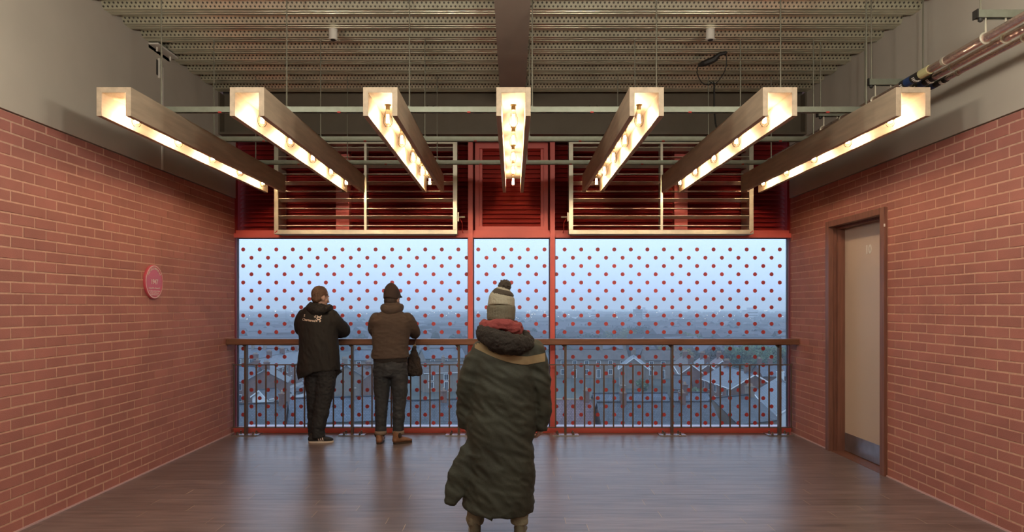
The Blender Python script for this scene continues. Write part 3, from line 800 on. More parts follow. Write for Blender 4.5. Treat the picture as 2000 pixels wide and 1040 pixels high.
for nm, (hl, te) in (('left', ((-.10,.00),(-.055,.235))), ('right', ((-.105,-.075),(.155,-.045)))):
    P, H0, d_, L, sd = shoe_prims(hl, te, .046)
    sh = blend('trainer', P, m_shoe, p1, .006, 2, xf=T1)
    so = sole((hl[0]-2.12, hl[1]+7.53), (te[0]-2.12, te[1]+7.53), .050, M('white_rubber_'+nm, (.66,.58,.50), .6), sh)
    bv = BVHTree.FromPolygons([v.co for v in sh.data.vertices], [p.vertices for p in sh.data.polygons])
    for k in range(3):      # three pale stripes on the side
        for side in (1, -1):
            vs = []; ok = True
            for q in range(5):
                z = .022 + .012*q; f = .44 + .085*k - .05*q/4
                for dw in (-.022, .022):
                    o_ = H0 + d_*L*(f+dw) + sd*side*.2 + Vector((-2.12,7.53,z))
                    h_ = bv.ray_cast(o_, -sd*side)
                    if h_[0] is None: ok = False; continue
                    vs.append(h_[0] + sd*side*.0012)
            if ok: MB().add(vs, [(2*i,2*i+1,2*i+3,2*i+2) for i in range(4)]).build('stripe', m_cream, sh)
    lc = MB()
    for k in range(4):
        c = H0+d_*L*(.46+.07*k)+Vector((-2.12,7.53,.088-.009*k)); lc.tube(c-sd*.018, c+sd*.018, .003, 5)
    lc.build('laces', m_shoe, sh)
# lettering draped on the jacket back
bvj = BVHTree.FromPolygons([v.co for v in jo.data.vertices], [p.vertices for p in jo.data.polygons])
ho = [o for o in COL.objects if o.name == 'hood'][0]
def drape(me, px, py, rot=-.10, parent=jo, name='lettering', mat=m_cream):
    s = F/7.38; X = (px-CX)/s; Z = EYE-(py-HY)/s
    me.transform(Matrix.Translation((X, 0, Z)) @ Matrix.Rotation(PI/2, 4, 'X') @ Matrix.Rotation(rot, 4, 'Z'))
    for v in me.vertices:
        h_ = bvj.ray_cast(Vector((v.co.x, 6.5, v.co.z)), Vector((0,1,0)))
        if h_[0] is not None: v.co.y = h_[0].y - .003
    me.materials.clear(); me.materials.append(mat)
    o = bpy.data.objects.new(name, me); COL.objects.link(o); attach(o, parent); return o
m_let = M('white_print', (.75,.62,.52), .6)
drape(text_mesh('Chartered', .037, 0, 'LEFT', .0009), 588, 626.5, mat=m_let)
drape(text_mesh('S', .037, 0, 'LEFT', .0009), 591, 619, mat=m_let)
drape(text_mesh('d', .037, 0, 'LEFT', .0009), 613, 620.5, mat=m_let)
em = MB()
for flip in (1, -1):
    pts = []
    for q in range(19):
        a = q/18; pts.append((flip*.022*math.sin(a*PI*2.6+.5), -.036+.072*a))
    for a, b in zip(pts, pts[1:]):
        dx, dy = b[0]-a[0], b[1]-a[1]; l = math.hypot(dx, dy); nx, ny = -dy/l*.0048, dx/l*.0048
        em.add([(a[0]-nx,a[1]-ny,0),(a[0]+nx,a[1]+ny,0),(b[0]+nx,b[1]+ny,0),(b[0]-nx,b[1]-ny,0)], [(0,1,2,3)])
drape(em.mesh('emblem'), 622, 622.5, name='emblem', mat=m_let)

# ---- man in the brown sweater
OX, OY = -1.315, 7.44
T2 = Matrix.Translation((OX, OY, 0))
p2 = thing('person', (OX, OY, 0), 'man in brown knitted sweater, dark cap and rolled jeans leaning on handrail', 'person', 'people')
hc = (.0, .03, 1.575)
hp, HR2 = head_prims(hc, -.35, -.12)
body = hp + [loft([(0,-.01,1.38,.065,.065),(0,.015,1.48,.058,.06),(0,.02,1.55,.056,.058)],16,4),
    loft([(-.01,0,.86,.16,.11),(-.01,0,1.0,.165,.11),(0,0,1.2,.18,.11),(0,0,1.34,.18,.10),(0,-.01,1.41,.11,.08)],20,4),
    loft([(-.18,0,1.34,.05,.05),(-.22,.14,1.19,.045,.045),(-.20,.28,1.165,.04,.04),(-.10,.40,1.160,.030,.026)],14,4),
    loft([(.18,0,1.34,.05,.05),(.22,.16,1.20,.045,.045),(.21,.27,1.165,.04,.04),(.17,.37,1.160,.030,.026)],14,4),
    loft([(-.10,0,.86,.09,.09),(-.11,.0,.5,.06,.06),(-.12,.0,.28,.05,.05),(-.118,-.02,.06,.035,.04)],16,4),
    loft([(.08,0,.86,.09,.09),(.08,.0,.5,.06,.06),(.07,.0,.28,.05,.05),(.07,-.02,.06,.035,.04)],16,4),
    loft([(-.12,-.02,.035,.03,.03),(-.13,.12,.03,.035,.025)],12,3), loft([(.06,-.03,.035,.03,.03),(.17,.04,.03,.035,.025)],12,3)]
body += hand_prims((-.10,.40,1.160), (.9,.3,-.1), (0,.2,-1), -1, .5) + hand_prims((.17,.37,1.160), (-.75,.5,-.1), (0,.2,-1), 1, .5)
blend('body', body, m_skin, p2, .006, 2, xf=T2)
eyes(Vector(hc)+Vector((OX,OY,0)), HR2, p2)
hr = [ellipsoid(Vector(hc)+HR2@Vector((0,-.036,-.030)), (.076,.066,.070), HR2, 20, 14)]
blend('hair', hr, M('dark_hair', (.03,.02,.016), .7), p2, .006, 1, fold=.003, ffreq=(60,60,30), xf=T2)
m_cap = M('dark_brown_cap', (.035,.022,.020), .85, bump=.3, bscale=200)
cp = [loft([(*(Vector(hc)+HR2@Vector((0,-.020,-.012))),.083,.100),(*(Vector(hc)+HR2@Vector((0,-.012,.05))),.086,.110),(*(Vector(hc)+HR2@Vector((0,.005,.088))),.080,.108),(*(Vector(hc)+HR2@Vector((0,.02,.104))),.055,.085)],24,4,side=tuple(HR2@Vector((1,0,0))),cap=(.1,.3)),
      loft([(*(Vector(hc)+HR2@Vector((0,.06,.045))),.070,.012),(*(Vector(hc)+HR2@Vector((0,.13,.03))),.055,.008)],18,4,side=tuple(HR2@Vector((1,0,0))))]
blend('cap', cp, m_cap, p2, .006, 2, xf=T2)
m_sw = M('brown_knit', (.082,.060,.048), .95, var=.12, scale=60, stretch=(1,1,6), bump=.5, bscale=160)
sw = [loft([(-.018,0,.925,.200,.145),(-.018,0,.95,.206,.15),(-.015,0,1.08,.198,.145),(-.005,0,1.24,.215,.148),(0,-.005,1.34,.222,.14),(0,-.01,1.395,.17,.115),(0,0,1.45,.09,.08)],28,5,cap=(.1,1)),
      loft([(-.165,0,1.345,.080,.085),(-.200,.05,1.27,.075,.08),(-.215,.16,1.20,.066,.066),(-.195,.28,1.182,.058,.055),(-.10,.40,1.172,.042,.042)],18,5,cap=(1,.1)),
      loft([(.165,0,1.345,.080,.085),(.205,.06,1.27,.077,.08),(.220,.17,1.20,.068,.068),(.205,.28,1.182,.060,.057),(.17,.37,1.174,.045,.044)],18,5,cap=(1,.1))]
blend('sweater', sw, m_sw, p2, .0085, 3, fold=.007, ffreq=(5,5,13), xf=T2)
hd = [loft([(-.075,.09,1.475,.030,.035),(-.095,.02,1.475,.034,.045),(-.06,-.07,1.455,.040,.050),(0,-.095,1.445,.042,.050),(.06,-.07,1.455,.040,.050),(.095,.02,1.475,.034,.045),(.075,.09,1.475,.030,.035)],16,5),
      loft([(-.07,.02,1.51,.02,.025),(-.05,-.045,1.505,.022,.028),(0,-.06,1.50,.022,.03),(.05,-.045,1.505,.022,.028),(.07,.02,1.51,.02,.025)],12,4)]
blend('hood_collar', hd, m_sw, p2, .007, 3, fold=.003, ffreq=(14,14,20), xf=T2)
blend('undershirt', [loft([(-.015,0,.885,.188,.135),(-.015,0,.94,.190,.135)],24,3,cap=(.1,.1))], M('black_vest', (.012,.010,.010), .9), p2, .008, 1, fold=.003, xf=T2)
m_jean2 = M('washed_dark_denim', (.026,.030,.036), .8, var=.25, scale=10, bump=.2, bscale=300)
lg = [loft([(-.015,0,.905,.182,.130),(-.015,0,.82,.192,.140),(-.015,0,.74,.18,.13)],24,4,cap=(.1,.2)),
      loft([(-.105,0,.80,.102,.125),(-.112,0,.62,.090,.098),(-.112,.0,.46,.076,.080),(-.118,-.01,.30,.068,.070),(-.118,-.015,.16,.060,.062),(-.118,-.02,.115,.058,.060)],20,5,cap=(.2,.1)),
      loft([(.075,0,.80,.102,.125),(.085,0,.62,.090,.098),(.083,.0,.46,.078,.080),(.075,-.01,.30,.070,.070),(.072,-.015,.16,.062,.062),(.072,-.02,.115,.060,.060)],20,5,cap=(.2,.1))]
jn = blend('jeans', lg, m_jean2, p2, .0085, 2, fold=.007, ffreq=(9,9,16), xf=T2)
m_cuff = M('rolled_cuff', (.22,.17,.13), .9)
for X in (-.118, .072):
    MB().add(*loft([(X+OX,OY-.02,.10,.064,.066),(X+OX,OY-.02,.135,.066,.068)],20,2,cap=(.1,.1))).build('cuff', m_cuff, jn, smooth=True)
m_boot = M('tan_leather', (.20,.095,.05), .5, var=.2, scale=20)
for i, (hl, te) in enumerate((((-.125,-.085),(-.145,.165)), ((.035,-.080),(.205,.045)))):
    P, H0, d_, L, sd = shoe_prims(hl, te, .047, .11)
    sh = blend('boot', P, m_boot, p2, .006, 2, xf=T2, label='tan ankle boot')
    sole((hl[0]+OX, hl[1]+OY), (te[0]+OX, te[1]+OY), .050, M('brown_sole_%d' % i, (.05,.03,.02), .6), sh, .02)
    c = H0 + d_*L*.25 + Vector((OX,OY,.095))
    MB().add(*ellipsoid(c-sd*0+sd*(-.036), (.02,.02,.03))).add(*ellipsoid(c+sd*.036, (.02,.02,.03))).build('elastic_gusset', M('gusset_%d' % i, (.03,.02,.018), .8), sh, smooth=True)
# bag hanging beside him
bg_ = thing('bag', (-1.10, 7.66, .70), 'dark brown soft bag hanging from rail beside man in brown sweater', 'bag')
TB = Matrix.Translation((-1.13, 7.66, 0))
blend('bag_body', [loft([(0.03,.0,1.02,.025,.03),(.025,.0,.95,.055,.05),(.02,.01,.85,.085,.065),(.025,.01,.76,.095,.07),(.025,.01,.72,.080,.06)],18,5,cap=(1,.3))], M('dark_fur', (.028,.020,.018), .9, bump=.5, bscale=90), bg_, .008, 2, fold=.012, ffreq=(14,14,12), xf=TB)
MB().path([(-1.10,7.66,1.03),(-1.10,7.72,1.08),(-1.10,7.775,1.11),(-1.11,7.82,1.128),(-1.12,7.90,1.130)], .009, 8).build('strap', M('bag_strap', (.10,.06,.04), .7), bg_)
MB().lathe((-1.10,7.665,1.045), [(.016,-.01),(.016,.01)], 12, 'y').build('buckle', m_bulbcap, bg_)

# ---- woman walking away in the long parka
OX3, OY3 = -.077, 4.44
T3 = Matrix.Translation((OX3, OY3, 0))
p3 = thing('person', (OX3, OY3, 0), 'person in long dark olive parka and bobble hat walking towards the window', 'person', 'people')
hc = (.005, .01, 1.475)
hp, HR3 = head_prims(hc, .15, .0, .95)
body = hp + [loft([(.03,0,1.26,.06,.06),(.01,.0,1.38,.052,.054),(.005,0,1.44,.050,.052)],16,4),
    loft([(.02,0,.80,.15,.11),(.02,0,.95,.13,.10),(.03,0,1.1,.15,.10),(.04,0,1.22,.16,.09),(.035,-.01,1.29,.10,.07)],20,4),
    loft([(-.12,0,1.21,.045,.045),(-.20,.0,.98,.04,.04),(-.225,.04,.76,.026,.024)],14,4),
    loft([(.20,0,1.21,.045,.045),(.265,.0,.98,.04,.04),(.265,.04,.75,.026,.024)],14,4),
    loft([(-.07,0,.82,.085,.09),(-.12,.05,.46,.055,.06),(-.165,.02,.10,.036,.042)],16,4),
    loft([(.10,0,.82,.085,.09),(.11,0,.46,.055,.06),(.12,-.05,.12,.036,.042)],16,4),
    loft([(-.165,.02,.035,.03,.03),(-.175,.17,.03,.035,.025)],12,3), loft([(.12,-.06,.05,.03,.03),(.125,.08,.03,.035,.025)],12,3)]
body += hand_prims((-.225,.04,.765), (.05,.12,-1), (1,.5,0), 1, .9) + hand_prims((.265,.04,.755), (-.05,.12,-1), (-1,.5,0), -1, .9)
blend('body', body, m_skin, p3, .0055, 2, xf=T3)
eyes(Vector(hc)+Vector((OX3,OY3,0)), HR3, p3, .95)
blend('hair', [loft([(.005,-.01,1.48,.078,.085),(.005,-.015,1.42,.076,.078),(.01,-.03,1.36,.072,.060),(.01,-.05,1.31,.06,.035)],20,4)], M('dark_brown_hair', (.025,.016,.012), .6), p3, .007, 1, fold=.004, ffreq=(60,60,8), xf=T3)
m_hat1 = M('hat_rib_green', (.15,.135,.095), .95, bump=.6, bscale=80); m_hat2 = M('hat_cream', (.36,.33,.25), .95, bump=.6, bscale=80); m_hat3 = M('hat_dark', (.055,.042,.030), .95, bump=.8, bscale=60)
def flute(o, c, amp=.0018, k=34):
    for v in o.data.vertices:
        dx, dy = v.co.x-c[0], v.co.y-c[1]; a = math.atan2(dy, dx); r = math.hypot(dx, dy)
        if r > .02: q = 1+amp/r*math.cos(a*k); v.co.x = c[0]+dx*q; v.co.y = c[1]+dy*q
hat = blend('hat', [loft([(.003,-.005,1.490,.088,.102),(.005,0,1.52,.086,.100),(.008,0,1.56,.080,.090),(.015,0,1.590,.055,.062)],28,4,cap=(.1,.6))], m_hat2, p3, .006, 1, xf=T3)
flute(hat, (OX3,OY3))
b1 = blend('hat_cuff', [loft([(.003,-.005,1.402,.086,.100),(.003,-.005,1.425,.092,.107),(.003,-.005,1.49,.092,.107),(.003,-.005,1.500,.088,.102)],28,3,cap=(.1,.1))], m_hat1, hat, .006, 1, fold=.002, ffreq=(8,8,30), xf=T3); flute(b1, (OX3,OY3))
b2 = blend('hat_crown', [loft([(.012,0,1.570,.078,.088),(.016,0,1.595,.060,.066),(.02,0,1.61,.035,.035)],24,3,cap=(.1,.6))], m_hat3, hat, .006, 1, xf=T3)
blend('bobble', [ellipsoid((.026,0,1.628),(.045,.045,.042))], m_hat3, hat, .005, 0, fold=.010, ffreq=(70,70,70), xf=T3)
blend('scarf', [loft([(-.075,.07,1.36,.03,.04),(-.105,.0,1.365,.036,.045),(-.07,-.075,1.365,.038,.045),(.01,-.10,1.375,.038,.042),(.09,-.07,1.355,.038,.045),(.115,.0,1.345,.036,.045),(.08,.07,1.36,.03,.04)],16,5)], M('dusty_red_scarf', (.25,.05,.048), .95, bump=.4, bscale=120), p3, .007, 2, fold=.013, ffreq=(9,9,14), xf=T3)
m_park = M('dark_olive_parka', (.030,.033,.023), .72, var=.18, scale=5, bump=.15, bscale=60)
# coat: cross sections, flared towards the hem; the hem lifts at the right and a flap swings out at the left
ct = [loft([(-.02,.0,.155,.232,.20),(-.015,0,.20,.238,.20),(.0,0,.40,.225,.185),(.0,0,.62,.222,.17),(.005,0,.85,.225,.16),(.025,0,1.02,.215,.15),(.045,0,1.15,.215,.14),(.05,-.005,1.215,.19,.12),(.04,-.01,1.275,.12,.09),(.03,0,1.33,.075,.075)],30,5,cap=(.05,.5)),
      loft([(-.115,0,1.20,.080,.085),(-.175,-.005,1.10,.078,.082),(-.215,-.005,.98,.074,.078),(-.228,.02,.86,.068,.070),(-.228,.04,.70,.054,.056)],18,5,cap=(1,.15)),
      loft([(.205,0,1.20,.080,.085),(.245,-.005,1.10,.076,.08),(.262,-.005,.98,.070,.075),(.268,.02,.86,.064,.066),(.265,.04,.69,.053,.055)],18,5,cap=(1,.15)),
      loft([(-.17,-.04,.62,.06,.03),(-.24,-.07,.45,.085,.028),(-.29,-.085,.32,.075,.020),(-.325,-.09,.225,.035,.014)],16,5,cap=(1,.4))]
co = blend('parka', ct, m_park, p3, .0105, 3, fold=.013, ffreq=(4,4,9), shear=.55, xf=None)
for v in co.data.vertices:          # slanting hem
    if v.co.z < .45:
        k = (.45-v.co.z)/.30; v.co.z += k*(.015 + .05*abs(v.co.x+.05) - (.02 if v.co.x < -.05 else 0)) 
co.data.transform(T3)
bvc = BVHTree.FromPolygons([v.co for v in co.data.vertices], [p.vertices for p in co.data.polygons])
# tan yoke stripe draped on the back
st = MB(); N = 40; vs = []
for q in range(N+1):
    a = q/N; px = 922 + (1066-922)*a; yc = 672 + 34*math.sin(min(1, a*1.25)*PI/2) - (6*max(0, a-.75)*4 if a > .75 else 0)
    for r in range(5):
        py = yc + (-8 + 4*r)
        s = F/4.30; X = (px-CX)/s; Z = EYE-(py-HY)/s
        h_ = bvc.ray_cast(Vector((X, 3.8, Z)), Vector((0,1,0)))
        yy = h_[0].y-.004 if h_[0] is not None and h_[0].y < 4.5 else None
        vs.append((X, yy, Z))
last = 4.42
ok = []
for k, v in enumerate(vs):
    ok.append(v[1] is not None)
    if v[1] is None: vs[k] = (v[0], last, v[2])
    else: last = v[1]
fs = [(q*5+r, q*5+r+1, (q+1)*5+r+1, (q+1)*5+r) for q in range(N) for r in range(4)]
fs = [f for f in fs if all(ok[i] for i in f)]
st.add(vs, fs).build('yoke_stripe', M('tan_cord', (.26,.19,.10), .8), co, smooth=True)
hd = [loft([(-.10,.05,1.35,.03,.035),(-.115,-.04,1.325,.048,.055),(-.06,-.120,1.295,.062,.068),(.03,-.150,1.265,.070,.072),(.12,-.125,1.250,.064,.064),(.175,-.05,1.265,.047,.050),(.15,.03,1.31,.03,.035)],18,5),
      ellipsoid((.04,-.10,1.24),(.13,.06,.055))]
blend('hood', hd, M('dark_fur_hood', (.022,.017,.014), .95, bump=.8, bscale=70), p3, .008, 2, fold=.010, ffreq=(22,22,22), xf=T3)
m_tr = M('khaki_trousers', (.25,.24,.17), .9, var=.15, scale=14, bump=.3, bscale=90)
blend('trousers', [loft([(-.06,0,.84,.10,.11),(-.12,.05,.46,.072,.078),(-.165,.02,.16,.060,.066),(-.166,.02,.075,.060,.068)],18,5,cap=(.2,.1)),
                   loft([(.09,0,.84,.10,.11),(.11,.0,.46,.072,.078),(.12,-.045,.18,.060,.066),(.12,-.055,.095,.060,.068)],18,5,cap=(.2,.1)), ellipsoid((.015,0,.84),(.16,.12,.09))], m_tr, p3, .0085, 2, fold=.006, ffreq=(10,10,22), xf=T3)
for i, (hl, te) in enumerate((((-.160,-.045),(-.185,.200)), ((.118,-.12),(.135,.115)))):
    P, H0, d_, L, sd = shoe_prims(hl, te, .044, .09)
    sh = blend('shoe', P, M('olive_canvas_%d' % i, (.14,.13,.09), .8), p3, .006, 2, xf=T3)
    sole((hl[0]+OX3, hl[1]+OY3), (te[0]+OX3, te[1]+OY3), .047, M('pale_sole_%d' % i, (.35,.33,.26), .7), sh)

# ------------------------------------------------------------------ outside: the town below
G = EYE-21.0
def at(px, py, h):          # ground point whose height h above the street shows at pixel (px, py)
    D = F*(21.0-h)/(py-HY); return Vector(((px-CX)*D/F, D, 0))
m_ground = M('street_grass_mix', (.045,.052,.045), .9, var=.5, scale=.08)
MB().box(-2500, 2500, 30, 3500, G-1, G).build('ground', m_ground, kind='structure')
m_slate = M('slate_roof', (.058,.064,.080), .5, var=.25, scale=.7, uvtile=(.35,.30))
m_slate2 = M('blue_slate_roof', (.080,.098,.135), .45, var=.2, scale=.7, uvtile=(.35,.30))
m_tile = M('purple_tile_roof', (.15,.085,.095), .6, var=.2, scale=.7, uvtile=(.33,.33))
m_brown = M('brown_tile_roof', (.10,.078,.072), .7, var=.2, scale=.7, uvtile=(.33,.33))
m_bk = M('town_brick', (.14,.072,.055), .85, var=.2, scale=.8)
m_bk2 = M('town_pale_brick', (.20,.155,.125), .85, var=.15, scale=.8)
m_ren = M('white_render', (.62,.62,.62), .7)
m_wf = M('white_window_frame', (.75,.75,.75), .5)
m_wg = M('dark_window_pane', (.03,.04,.06), .1)
m_lit = M('lit_window_pane', (.8,.6,.3), .4, emit=(1,.72,.40), estr=1.6)
m_pot = M('chimney_pot', (.32,.22,.15), .8)
def house(a, b, hr, he, hw, wall, roof, label, chim=(.1,.9), wins=True, fascia=False, cat='house'):
    a = Vector(a); b = Vector(b); u = (b-a); L = u.length; u.normalize(); n = Vector((u.y, -u.x, 0))
    if n.y > 0: n = -n        # n points to the viewer side
    c = (a+b)/2
    t = thing('terraced_house', (c.x, c.y, G), label, cat)
    def P(s, q, h): v = a + u*s + n*q; return (v.x, v.y, G+h)
    w_ = MB()
    v = [P(0,-hw,0),P(L,-hw,0),P(L,hw,0),P(0,hw,0),P(0,-hw,he),P(L,-hw,he),P(L,hw,he),P(0,hw,he),P(0,0,hr-.12),P(L,0,hr-.12)]
    w_.add(v, [(0,3,2,1),(0,1,5,4),(2,3,7,6),(1,2,6,9,5),(3,0,4,8,7)]); w_.add([v[4],v[5],v[9],v[8]],[(0,1,2,3)]); w_.add([v[7],v[6],v[9],v[8]],[(0,1,2,3)])
    w_.build('wall', wall, t)
    sl = math.hypot(hw, hr-he); ov = .3; ex = (hr-he)/hw*ov
    r = MB()
    for sg in (1, -1):
        A,B,C,D = P(-.25,0,hr),P(L+.25,0,hr),P(L+.25,sg*(hw+ov),he-ex),P(-.25,sg*(hw+ov),he-ex)
        r.quad(A,B,C,D, uv=[(0,0),(L,0),(L,sl),(0,sl)])
        lo = lambda p: (p[0],p[1],p[2]-.14)
        r.add([A,B,C,D,lo(A),lo(B),lo(C),lo(D)], [(4,5,6,7),(2,3,7,6),(0,3,7,4),(1,2,6,5)])
    r.build('roof', roof, t)
    rd = MB().tube(P(-.25,0,hr+.02), P(L+.25,0,hr+.02), .14, 6); rd.build('ridge_tiles', m_pot if roof is m_tile else roof, t)
    if fascia:
        f = MB()
        f.add([P(-.3,0,hr-.02),P(-.3,hw+ov,he-ex-.02),P(-.3,hw+ov,he-ex-.3),P(-.3,0,hr-.35),P(-.3,-hw-ov,he-ex-.02),P(-.3,-hw-ov,he-ex-.3)], [(0,1,2,3),(0,3,5,4)])
        f.add([P(L+.3,0,hr-.02),P(L+.3,hw+ov,he-ex-.02),P(L+.3,hw+ov,he-ex-.3),P(L+.3,0,hr-.35),P(L+.3,-hw-ov,he-ex-.02),P(L+.3,-hw-ov,he-ex-.3)], [(0,1,2,3),(0,3,5,4)])
        f.build('bargeboard', m_wf, t)
    g_ = MB()
    for sg in (1,-1): g_.tube(P(0,sg*(hw+ov+.05),he-ex-.05), P(L,sg*(hw+ov+.05),he-ex-.05), .08, 6)
    g_.build('gutter', m_wf if fascia else m_black, t)
    for q in chim:
        cc = a+u*L*q
        ch = MB().obox(cc, u, n, .35, .6, G+hr-.6, G+hr+1.1).obox(cc, u, n, .42, .67, G+hr+1.1, G+hr+1.25).build('chimney', wall, t)
        for k in (-.38, -.13, .13, .38):
            e_ = cc + n*k; MB().tube((e_.x,e_.y,G+hr+1.25),(e_.x,e_.y,G+hr+1.65),.11,6,.09).build('chimney_pot', m_pot, ch)
    if wins:
        k = max(1, int(L/3.3))
        for i in range(k):
            s = L*(i+.5)/k
            for lv in (1.1, he-1.9):
                for sg in ((1,-1) if abs(n.x) > .6 else (1,)):
                    isd = lv < 2 and i % 2 == 1
                    W_ = .5 if not isd else .42; z0 = lv if not isd else .1
                    cc = a+u*s+n*sg*hw
                    o_ = MB().obox(cc, u, n, W_+.12, .07, G+z0-.1, G+lv+1.45).build('window' if not isd else 'door', m_wf, t)
                    lit = random.random() < .0
                    for hx in (-.5, .5):
                        MB().obox(cc+u*hx*W_*.98, u, n, W_*.44, .10, G+z0+.02, G+lv+1.33).build('pane', m_lit if lit else m_wg, o_)
    if wins:   # gable windows
        pass
    return t
H = house
# near rows, cut by the sill
H(at(1169,786,8), at(1386,785,8), 8, 5.4, 4.2, m_bk, m_slate, 'long dark slate roof in front, right of the walker, cut by the sill', (.22,.75), False)
H(at(1086,781,8), at(1152,781,8), 8, 5.4, 4.2, m_bk, m_tile, 'purple tiled roof beside the right red mullion, cut by the sill', (.9,), False)
H(at(1392,778,8), at(1468,771,8), 8, 5.2, 4.5, m_bk2, m_slate, 'slate roof between the last two right rail posts, cut by sill', (.95,), False)
H(at(462,790,8), at(558,787,8), 8, 5.4, 4.2, m_bk, m_slate, 'slate roof in the lower left corner of the window', (.92,), False)
H(at(570,779,8), at(735,774,8), 8, 5.4, 4.2, m_bk2, m_slate2, 'blue slate roof behind the legs of the two men', (.35,.72), False)
H(at(748,785,8), at(905,780,8), 8, 5.4, 4.2, m_bk, m_slate, 'slate roof seen right of the brown sweater man, cut by the sill', (.75,), False)
H(at(915,783,8), at(1072,781,8), 8, 5.4, 4.2, m_bk, m_tile, 'tiled roof mostly hidden behind the walking person', (.5,), False)
# second row
H(at(1160,769,7.4), at(1300,768,7.4), 7.4, 5.0, 3.6, m_bk2, m_slate2, 'blue slate roof one row back, right of the mullion', (.4,), False)
H(at(1315,767,7.4), at(1379,767,7.4), 7.4, 5.0, 3.6, m_bk, m_slate2, 'short blue slate roof one row back, right of the middle rail post', (.35,), False)
# houses on the right running towards the viewer
H(at(1411,714,8), at(1474,730,8), 8, 5.3, 4.6, m_bk, m_slate2, 'big brick house with white verge and blue slate roof on the right', (.15,.8), True, True)
H(at(1520,737,8), at(1572,776,8), 8, 5.3, 4.0, m_ren, m_slate2, 'white rendered gable house near the right wall', (.1,), True, True)
H(at(1335,694,8), at(1352,712,8), 8, 6.0, 2.6, m_bk, m_brown, 'leftmost of the stepped brick houses right of the third rail post', (.2,.85), True, True)
H(at(1370,697,8), at(1383,711,8), 8, 6.0, 2.6, m_bk, m_slate2, 'middle one of the stepped brick houses on the right', (.2,.85), True, True)
H(at(1402,697,8), at(1411,704,8), 8, 6.0, 2.6, m_bk, m_tile, 'last of the stepped brick houses, with purple tiles', (.3,), True, True)
H(at(1316,733,6), at(1349,734,6), 6, 3.6, 3.4, m_bk, m_slate, 'low slate roofed cottage with white window, behind middle post', (), True)
H(at(1238,698,8), at(1237,692,8), 8, 5.2, 3.6, m_bk2, m_slate2, 'small gable fronted house with white bargeboards', (.9,), True, True)
H(at(1086,683,8), at(1222,683,8), 8, 5.5, 4.4, m_bk2, m_brown, 'long brown roofed terrace facing the window, right of mullion', (.02,.35,.65,.98), True)
H(at(1255,684,8), at(1322,684,8), 8, 5.5, 4.4, m_bk2, m_brown, 'shorter brown roofed terrace left of the stepped houses', (.05,.95), True)
H(at(1478,712,7.5), at(1530,712,7.5), 7.5, 5.3, 4, m_bk, m_slate2, 'slate roof with pale chimneys below the big green trees', (.1,.5,.9), False)
# left side
H(at(497,703,8), at(581,684,8), 8, 5.6, 4.0, m_bk, m_slate2, 'red brick terrace with tall windows along the street at left', (.02,.3,.6,.95), True)
H(at(462,716,8), at(505,716,8), 8, 5.4, 4.4, m_bk, m_slate2, 'brick house at the left edge with pale blue roof', (.95,), True)
H(at(516,724,8), at(526,716,8), 8, 5.6, 4.2, m_bk, m_slate, 'windowless brick gable house near the left wall', (.5,), False)
H(at(508,762,4.5), at(538,759,4.5), 4.5, 3.1, 3.0, m_ren, m_slate, 'low white extension with pitched roof at left', (), True, True)
H(at(466,681,8), at(560,681,8), 8, 5.6, 4.2, m_bk2, m_slate2, 'pale roofed terrace below the handrail at far left', (.05,.3,.55,.8), True)
H(at(652,695,8), at(676,714,8), 8, 5.6, 3.4, m_bk2, m_slate, 'terrace on the far side of the street behind black jacket', (.1,.9), True)
H(at(690,684,8), at(724,684,8), 8, 5.5, 4.2, m_bk2, m_slate2, 'pale brick house between the two men, with chimney stack', (.05,), True)
H(at(704,716,7), at(736,721,7), 7, 4.8, 3.4, m_bk, m_brown, 'brown roofed house between the two men', (.5,), True)
H(at(824,682,8), at(900,680,8), 8, 5.5, 4.2, m_bk2, m_slate2, 'pale blue roofed house just below the rail, right of the sweater man', (.15,.9), True)
H(at(822,708,7), at(908,706,7), 7, 4.8, 4.2, m_bk2, m_brown, 'brown roofed building with white fascia right of the bag', (.5,), True, True)
H(at(950,690,8), at(1066,688,8), 8, 5.5, 4.2, m_bk2, m_slate, 'slate roofed terrace mostly behind the walking person', (.1,.9), True)
